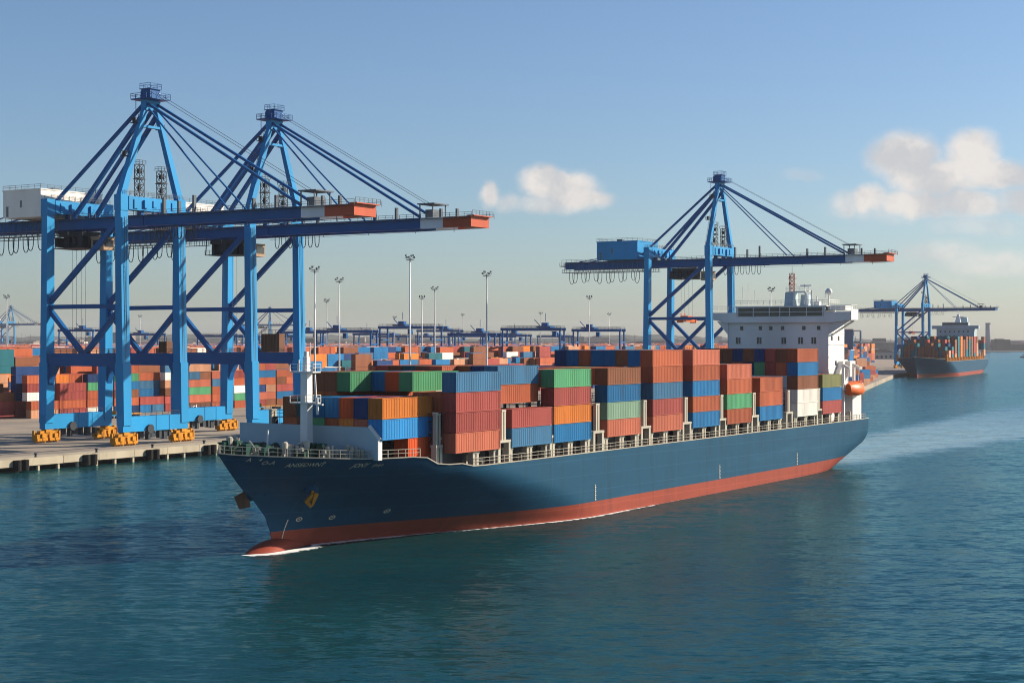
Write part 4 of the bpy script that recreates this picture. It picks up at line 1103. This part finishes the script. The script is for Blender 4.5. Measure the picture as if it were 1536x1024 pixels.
# foam where the hull meets the water
def foam_mat():
    m = bpy.data.materials.new('bow wave foam'); m.use_nodes = True
    t = m.node_tree; q = NB(t); p = t.nodes['Principled BSDF']
    p.inputs['Base Color'].default_value = (0.82, 0.84, 0.82, 1); p.inputs['Roughness'].default_value = 0.8
    pos = q.new('ShaderNodeNewGeometry').outputs['Position']
    at = q.new('ShaderNodeAttribute'); at.attribute_name = 'cover'
    n = q.noise(pos, 0.8, 7, 0.8)
    a = q.ramp(q.math('SUBTRACT', q.math('ADD', n, q.math('MULTIPLY', at.outputs['Fac'], .75)), 0.82), 0.0, 0.14)
    t.links.new(a, p.inputs['Alpha'])
    return m
M['foam'] = foam_mat()
mb = MB(); cov = []; cols_ = 5
stn = [.2 + i * 1.0 for i in range(192)]
for i, s_ in enumerate(stn):
    b0 = max(halfb(s_, 0), 2.35 * min(1, (s_ + .3) / 4) if s_ < 14 else 0)
    wdt = 3.4 if s_ < 12 else (3.0 if s_ < 30 else (2.0 if s_ < 90 else 1.1))
    for j in range(cols_):
        f = j / (cols_ - 1); mb.v.append((b0 - .25 + f * wdt, s_, .06 - .03 * f))
        k = (1.0 if s_ < 12 else .92 if s_ < 30 else .80 if s_ < 80 else max(.25, .66 - (s_ - 80) / 160)); cov.append(k * (1 - f) ** .8)
for i in range(len(stn) - 1):
    for j in range(cols_ - 1):
        a = i * cols_ + j; mb.f.append((a, a + 1, a + cols_ + 1, a + cols_)); mb.mi.append(0)
fo = mb.build('foam', M['foam']); fo.location = (BX, BY, 0); fo.rotation_euler = (0, 0, SR)
at = fo.data.attributes.new('cover', 'FLOAT', 'POINT'); at.data.foreach_set('value', cov)
tag(fo, 'thin white foam line where the bow and hull cut the water', 'foam', kind='stuff')

# ------------------------------------------------------------------ yard containers
ry = random.Random(33)
YP = ['rust'] * 6 + ['salmon'] * 2 + ['brick'] * 4 + ['orange'] * 1 + ['tan'] * 1 + ['blue'] * 4 + ['steel blue', 'steel blue', 'white', 'white', 'brown', 'brown', 'brown', 'navy', 'navy', 'green']
n_yard = 0
YF = ['rust'] * 5 + ['orange'] * 2 + ['salmon'] * 2 + ['brick'] * 4 + ['brown'] * 7 + ['blue'] * 4 + ['navy'] * 3 + ['tan'] * 3 + ['white', 'white', 'steel blue', 'teal']
NEAR_ROWS = [-424.0, -426.7]
u0 = 392.0
heights = {}
for ri, v0 in enumerate(NEAR_ROWS):
    for k in range(13):
        u_ = u0 + k * 12.9 + ri * .8
        nt_ = ry.choice([3, 4, 5, 6, 6]) if ri == 0 else 5
        if ri == 0 and k in (0, 4, 8): nt_ = ry.choice([2, 3])
        heights[ri, k] = nt_
for k in range(13):
    for ri in range(2):
        for ti in range(heights[ri, k]):
            if ri == 1 and ti < heights[0, k]: continue
            if n_yard + n_ship >= 296: break
            col = ry.choice(YP); two = ry.random() < .3
            u_ = u0 + k * 12.9 + ri * .8
            for h in ((-3.05, 3.05) if two else (0,)):
                if h > 0: col = ry.choice(YP)
                x, y = uv(u_ + h, NEAR_ROWS[ri] + ry.uniform(-.15, .15))
                tw = 'on the ground' if ti == 0 else ('top tier' if ti == heights[ri, k] - 1 else ORD[ti] + ' tier up')
                lab = '%s%s container, %s, %s stack from left, %s yard row' % (COLNAME.get(col, col), ' short front' if h < 0 else (' short rear' if h > 0 else ''), tw, ORD[k], 'front' if ri == 0 else 'second')
                container(col, (x, y, QZ + .01 + ti * TIER), -TH, lab, 'containers stacked in the yard behind the cranes', '20' if two else '40'); n_yard += 1

st = MB(); names = list(CC.keys())
def stuffbox(cx, cy, cz, L, rz, col, W_=2.42, H_=2.84):
    st.cur = names.index(col); c, s = math.cos(rz), math.sin(rz); p = []
    for z in (cz, cz + H_):
        for (a, d) in ((-W_ / 2, -L / 2), (W_ / 2, -L / 2), (W_ / 2, L / 2), (-W_ / 2, L / 2)): p.append((cx + a * c - d * s, cy + a * s + d * c, z))
    st.hexa(p)
vrow = -433.0; blk = 0
while vrow > -1500:
    for r_ in range(5):
        u_ = 330.0; umax = min(3000, 1150 + blk * 90)
        while u_ < umax:
            x, y = uv(u_, vrow - r_ * 2.7)
            ok = abs(x) < .33 * y and 500 < y < 2700 and (y < 800 or x < min(120 + (y - 810) * .27, 480))
            if ok:
                nt_ = max(1, min(8, ry.choice([4, 5, 5, 6]) + (1 if blk > 0 else 0) + ry.choice([-2, -1, 0, 0, 1])))
                if ry.random() < .05: nt_ = 0
                if blk > 1 and ry.random() < .16: nt_ = 8
                col = ry.choice(YF)
                for ti in range(nt_):
                    if r_ > 0 and ti < nt_ - 4: continue
                    if ry.random() < .5: col = ry.choice(YF)
                    stuffbox(x, y, QZ + ti * TIER, 12.1, -TH, col)
            u_ += 12.7 if ry.random() < .85 else 20
    vrow -= 13.5 + (16 if blk % 2 else 9); blk += 1
# second quay and the far right stacks
for k in range(7):
    for r_ in range(4):
        t_ = k / 6; ex, ey = lerp(182, 268, t_), lerp(838, 1180, t_)
        nx, ny = -.96, .28
        x, y = ex + nx * (8 + r_ * 3.0), ey + ny * (8 + r_ * 3.0)
        for ti in range(ry.choice([1, 2, 3, 3, 4]) + (1 if r_ > 1 else 0)):
            stuffbox(x, y, QZ + ti * TIER, 12.1, RAD(-48), ry.choice(YP + ['blue', 'tan']))
# the moored ship's deck load
S2 = 23.5; S2R = RAD(-S2); s2x, s2y = 316.0, 1280.0
S2SC = (1.18, 1.36, 1.2)
def ship2_world(x, y): return (s2x + x * math.cos(S2R) - y * math.sin(S2R), s2y + x * math.sin(S2R) + y * math.cos(S2R))
for bi in range(14):
    if bi in (11, 12): continue
    s_ = 40 + bi * 16.0
    for k in range(14):
        nt_ = [4, 5, 5, 6, 6, 5, 6, 6, 6, 6, 6, 0, 0, 6][bi] + (ry.choice([-1, 0, 0]) if k else 0) - (2 if k == 0 and bi in (0, 1) else 0)
        c0 = ry.choice(['orange', 'tan', 'rust', 'brown', 'brown', 'teal']) if k == 0 else ry.choice(['brown', 'teal', 'brown', 'navy', 'brown', 'brick'])  # inner rows get dark colours standing in for shade on their bow ends
        for ti in range(nt_):
            if k and ti < nt_ - 3 and bi: continue
            if ry.random() < .25: c0 = ry.choice(['teal', 'brown', 'brown', 'brick'])
            x, y = ship2_world(19.4 - k * 2.75, s_)
            stuffbox(x, y, 15.8 + ti * TIER, 11.0, S2R, c0)
tag(st.build('yard_containers', [M['c ' + k] for k in names]), 'mass of far container stacks filling the yard and the moored ship', 'containers', kind='stuff')

# ------------------------------------------------------------------ moored second ship
ship2 = thing('moored_ship', 'dark container ship moored under the distant crane at right', 'ship', (s2x, s2y, 0), S2R)
hull_parts(ship2, S2SC)
for bi in range(14):
    s_ = 31.6 + bi * 16.0
    mb = MB()
    for x in (19.6, -19.6):
        for e in (-.9, .9): mb.box(x - .5, x + .5, s_ + e - .4, s_ + e + .4, 12.6, 18.2)
        mb.box(x - .5, x + .5, s_ - 1.4, s_ + 1.4, 17.8, 18.4)
        for k in range(3): mb.box(x - .4, x + .4, s_ + 3.6 + k * 4.2, s_ + 4.3 + k * 4.2, 12.6, 15.7)
    mb.box(-18, 18, s_ + 1.6, s_ + 13.6, 12.5, 15.6)
    mb.build('lashing_bridge', M['anchor'], ship2)
mb = MB(); mb.box(-16, 17, 206, 222, 12.5, 40); mb.prism([(-20, 205, 40), (21, 205, 40), (21, 205, 43), (-20, 205, 43)], (0, 6, 0)); mb.box(-11, 12, 205.4, 214, 43, 46)
d2 = mb.build('superstructure', M['grey'], ship2)  # white house, its colour greyed to stand in for distance haze
mb = MB(); mb.box(-10.5, 11.5, 205.2, 205.4, 43.6, 45.4)
for z in (37, 33, 29):
    for x in range(-13, 15, 4): mb.box(x, x + 1.2, 205.85, 206, z, z + 1.3)
mb.build('window', M['glass'], d2)
mb = MB(); mb.leg((2, 212, 46), (5, 4), (2, 213, 53), (1.6, 1.6)); mb.beam((2, 213, 53), (2, 213, 57), .5); mb.beam((-3, 213, 51), (7, 213, 51), .6); mb.build('mast', M['white'], ship2)
mb = MB(); mb.leg((4, 232, 12.5), (10, 8), (4, 233, 48), (7, 6)); mb.leg((4, 233, 48), (7.2, 6.2), (4, 233, 51), (6, 5)); mb.build('funnel', M['grey'], ship2)

# ------------------------------------------------------------------ yard gantries
def gantry(label, px, D, rz, span=34, h=33.0, dw=5.5):
    X = (px - 768) / 2450 * D
    t = thing('yard_gantry_crane', label, 'gantry crane', (X, D, QZ), rz, 'blue yard gantries over the container stacks')
    for sx in (-1, 1):
        for sy in (-1, 1): MB().leg((sx * span / 2, sy * dw, 1.6), (1.1, 1.1), (sx * (span / 2 - .3), sy * dw, h - 1), (.8, .9)).build('leg', M['crane_shaded'], t)
        mb = MB(); mb.box(sx * span / 2 - .8, sx * span / 2 + .8, -dw - 2, dw + 2, .9, 2.0)
        for y in (-dw - 1, -dw + 1.4, dw - 1.4, dw + 1): mb.tube((sx * span / 2 - .4, y, .7), (sx * span / 2 + .4, y, .7), .7, 10)
        mb.build('wheel_beam', M['crane_shaded'], t)
        MB().box(sx * (span / 2 - .3) - .5, sx * (span / 2 - .3) + .5, -dw + .5, dw - .5, h - 8, h - 7.2).build('tie_beam', M['crane_shaded'], t)
    for sy in (-1, 1):
        mb = MB(); mb.box(-span / 2 - .8, span / 2 + .8, sy * dw - .6, sy * dw + .6, h - 1, h + .7)
        gd = mb.build('girder', M['crane_shaded'], t)
        MB().rail([(-span / 2, sy * (dw + .6), h + .7), (span / 2, sy * (dw + .6), h + .7)], 1.1, 2.4, .07).build('handrail', M['rail'], gd)
    tx = random.uniform(-8, 8)
    mb = MB(); mb.box(tx - 4, tx + 4, -dw - .5, dw + .5, h + .8, h + 1.6); mb.box(tx - 2, tx + 1.6, -2, 2, h + 1.6, h + 3.6); mb.box(tx + 4.4, tx + 6.6, -2.5, .2, h - 4.2, h - 1.2); mb.tube((tx, 0, h + 4.4), (tx, 0, h + 9), .15, 6)
    mb.beam((tx - 3.4, 2, h + 1.6), (tx - 7, 2, h + 5.5), .4)
    mb.build('trolley', M['crane_shaded'], t)
    return t
GN = [(800, 930, 'rightmost of the close yard gantries, behind the middle light masts'), (712, 1010, 'yard gantry behind the two middle light masts'), (616, 980, 'yard gantry crossing behind the tallest light mast'),
      (520, 960, 'yard gantry right of the second crane leg'), (898, 1010, 'lone yard gantry between the yard and the third crane'), (760, 1260, 'paler yard gantry deep in the yard behind the middle stacks'),
      (660, 1300, 'paler yard gantry deep behind the tallest light mast'), (560, 1330, 'paler yard gantry deep in the yard left of the tallest mast'), (455, 1250, 'yard gantry seen beside the second crane leg'), (330, 1300, 'yard gantry between the legs of the second crane'), (120, 1250, 'yard gantry between the legs of the nearest crane'), (215, 1400, 'yard gantry seen through the far frame of the nearest crane')]
for gi, (px, D, lab) in enumerate(GN): gantry('blue ' + lab, px, D, -TH * (.45 + .1 * (gi % 3)), span=[34, 30, 36][gi % 3], h=[33, 30.5, 34.5, 32][gi % 4])

for (px, D) in ((590, 1620), (648, 1700), (700, 1560), (748, 1660), (832, 1600), (430, 1580), (372, 1700)):
    gantry('small pale blue gantry in the hazy row at the back of the yard', px, D, -TH * .5, span=32, h=31)
# ------------------------------------------------------------------ light masts
def mast_parts(t, h):
    MB().lathe((0, 0, 0), [(.5, 0), (.45, .4), (.32, h * .5), (.2, h)], 10).build('pole', M['galv'], t, smooth=True)
    mb = MB(); mb.lathe((0, 0, h - .9), [(.3, 0), (1.6, .1), (1.6, .25), (.3, .3)], 12)
    for k in range(8): a = k * math.pi / 4; mb.beam((.3 * math.cos(a), .3 * math.sin(a), h - .3), (2.0 * math.cos(a), 2.0 * math.sin(a), h + .1), .12)
    mb.build('head_frame', M['rail'], t)
    for k in range(6):
        a = k * math.pi / 3 + .2; mb = MB(); c = (1.6 * math.cos(a), 1.6 * math.sin(a), h + .3 + .6 * (k % 2)); mb.leg((c[0], c[1], c[2] - .4), (.4, .35), (c[0], c[1], c[2] + .3), (.65, .6)); mb.build('floodlight', M['rail'], t)
def zat(py, D): return EYE + (512 - py) * D / 2450
MS = [(615, 387, 602, 'tallest light mast, near the centre of the yard'), (472, 404, 590, 'tall light mast just right of the second crane leg'), (509, 420, 700, 'light mast second right of the second crane leg'),
      (730, 411, 640, 'tall light mast right of centre over the yard'), (652, 433, 815, 'light mast just right of the tallest one'), (633, 446, 960, 'short light mast between two taller central ones'),
      (884, 446, 974, 'slim light mast left of the third crane'), (490, 451, 1040, 'short light mast between two near the second crane'), (694, 472, 1600, 'tiny light mast left of the tall right one'),
      (592, 476, 1500, 'tiny twin light mast left of the tallest one'), (811, 470, 1500, 'tiny light mast rising over the right yard gantry'), (914, 471, 1530, 'tiny light mast above the lone yard gantry'),
      (10, 445, 960, 'light mast at the far left edge of the picture'), (1157, 434, 824, 'light mast rising behind the ship wheelhouse roof'), (210, 474, 1500, 'tiny light mast seen between the legs of the nearest crane')]
for (px, py, D, lab) in MS:
    t = thing('light_mast', 'grey ' + lab, 'light mast', ((px - 768) / 2450 * D, D, QZ), ry.uniform(0, 1), 'floodlight masts in the container yard')
    mast_parts(t, zat(py, D) - QZ)

# ------------------------------------------------------------------ quay traffic, far buildings, small boat
def tractor(label, u, v, col):
    t = thing('terminal_tractor', label, 'truck', (*uv(u, v), QZ), -TH, 'terminal tractors on the quay')
    mb = MB(); mb.prism([(-1.2, -3.2, 1.1), (-1.2, -1.4, 1.1), (-1.2, -1.4, 3.1), (-1.2, -2.8, 3.1), (-1.2, -3.2, 2.0)], (2.4, 0, 0)); mb.box(-1.2, 1.2, -1.4, 2.6, .9, 1.25); mb.cbox((.9, -1.1, 2.4), (.25, .25, 2.4))
    cbn = mb.build('cab', M[col], t)
    mb = MB(); mb.box(-1.24, -1.2, -2.7, -1.6, 2.1, 2.9); mb.box(1.2, 1.24, -2.7, -1.6, 2.1, 2.9); mb.build('window', M['glass'], cbn)
    mb = MB(); mb.box(-1.2, 1.2, 1.2, 13.4, 1.25, 1.55); mb.box(-1.2, 1.2, 1.2, 1.4, 1.55, 2.6); mb.build('trailer', M['yellow'], t)
    wm = MB().tube((-.25, 0, 0), (.25, 0, 0), .55, 14).mesh('wheel', M['rubber'])
    for x in (-1.05, 1.05):
        for y in (-2.4, 1.6, 10.6, 11.9): link('wheel', wm, t, (x, y, .55))
tractor('blue terminal tractor parked left of the nearest crane legs', 400, -400, 'crane')
tractor('white terminal tractor under the far frame of the nearest crane', 440, -398, 'white')
tractor('blue terminal tractor beside the stacks behind the second crane', 478, -402, 'crane')

def building(name, label, cat, px, D, w, d, h, mat, rz=0.2, roof=True):
    X = (px - 768) / 2450 * D
    t = thing(name, label, cat, (X, D, QZ), rz)
    MB().box(-w / 2, w / 2, -d / 2, d / 2, 0, h).build('wall', M[mat], t)
    mb = MB()
    if roof: mb.prism([(-w / 2 - .5, -d / 2 - .5, h), (w / 2 + .5, -d / 2 - .5, h), (0, -d / 2 - .5, h + w * .09)], (0, d + 1, 0))
    else: mb.box(-w / 2 - .4, w / 2 + .4, -d / 2 - .4, d / 2 + .4, h, h + 1.2)
    mb.build('roof', M['roof'], t)
    mb = MB()
    for k in range(int(w / 7)): mb.box(-w / 2 + 2.5 + k * 7, -w / 2 + 5.5 + k * 7, -d / 2 - .15, -d / 2, h * .15, h * .55)
    mb.build('opening', M['glass'], t)
    return t
building('office_tower', 'blue slab tower on the shore right of the ship superstructure', 'building', 1274, 1750, 9, 14, 38, 'tower', -.3, False)
fr = thing('steel_frame_tower', 'open steel frame tower standing beside the blue slab tower', 'tower', ((1285 - 768) / 2450 * 1750, 1752, QZ), -.3)
mb = MB()
for x in (-4.5, 4.5):
    for y in (-5, 5): mb.box(x - .5, x + .5, y - .5, y + .5, 0, 38)
mb.build('column', M['tower'], fr)
mb = MB()
for z in (13, 25, 37): mb.box(-5, 5, -5.5, 5.5, z, z + 1)
mb.build('floor_beam', M['tower'], fr)
building('warehouse', 'long pale warehouse on the far shore left of the blue tower', 'building', 1205, 2300, 70, 30, 12, 'warehouse')
building('warehouse', 'pale warehouse between the third crane legs across the harbour', 'building', 990, 2600, 52, 30, 14, 'warehouse')
building('warehouse', 'low pale warehouse right of the lone yard gantry', 'building', 945, 2900, 60, 30, 11, 'warehouse')
building('warehouse', 'pale shed on the far shore behind the blue tower', 'building', 1315, 2400, 60, 26, 10, 'warehouse')
ch = thing('chimney_stack', 'tall grey chimney on the far shore right of the moored ship', 'chimney', ((1482 - 768) / 2450 * 4700, 4700, QZ), 0)
mb = MB(); mb.lathe((0, 0, 0), [(8.5, 0), (7.4, 40), (7.0, 78)], 14); mb.build('shaft', M['chimney'], ch, smooth=True)
mb = MB(); mb.lathe((0, 0, 76), [(7.6, 0), (7.6, 3), (6.2, 3.2)], 14); mb.build('rim', M['dark'], ch)
bt = thing('work_boat', 'small dark work boat at the right edge of the picture', 'boat', ((1535.5 - 768) / 2450 * 2900, 2900, 0), .5)
mb = MB(); mb.prism([(-2.2, -7, -.3), (2.2, -7, -.3), (2.8, 0, -.3), (2.2, 5, -.3), (0, 9, -.3), (-2.2, 5, -.3), (-2.8, 0, -.3)], (0, 0, 2.2)); mb.build('hull', M['dark'], bt)
mb = MB(); mb.box(-1.6, 1.6, -3, 2, 1.9, 5.6); mb.build('cabin', M['white'], bt)
mb = MB(); mb.tube((0, -.5, 5.6), (0, -.5, 9.5), .12, 6); mb.build('mast', M['dark'], bt)

# ------------------------------------------------------------------ harbour haze
hz = MB().box(-5800, 5800, -150, 8100, -3.5, 120).build('haze', None)
hz.data.materials.clear()
m = bpy.data.materials.new('harbour haze'); m.use_nodes = True
t = m.node_tree
for n in list(t.nodes): t.nodes.remove(n)
pv = t.nodes.new('ShaderNodeVolumePrincipled'); mo = t.nodes.new('ShaderNodeOutputMaterial')
pv.inputs['Color'].default_value = (0.93, 0.95, 1.0, 1); pv.inputs['Density'].default_value = 0.00004; pv.inputs['Anisotropy'].default_value = 0.0
t.links.new(pv.outputs[0], mo.inputs['Volume'])
hz.data.materials.append(m)
hz['kind'] = 'stuff'; hz['label'] = 'pale sea haze fading the far shore'; hz['category'] = 'haze'
print('containers', n_ship, n_yard)
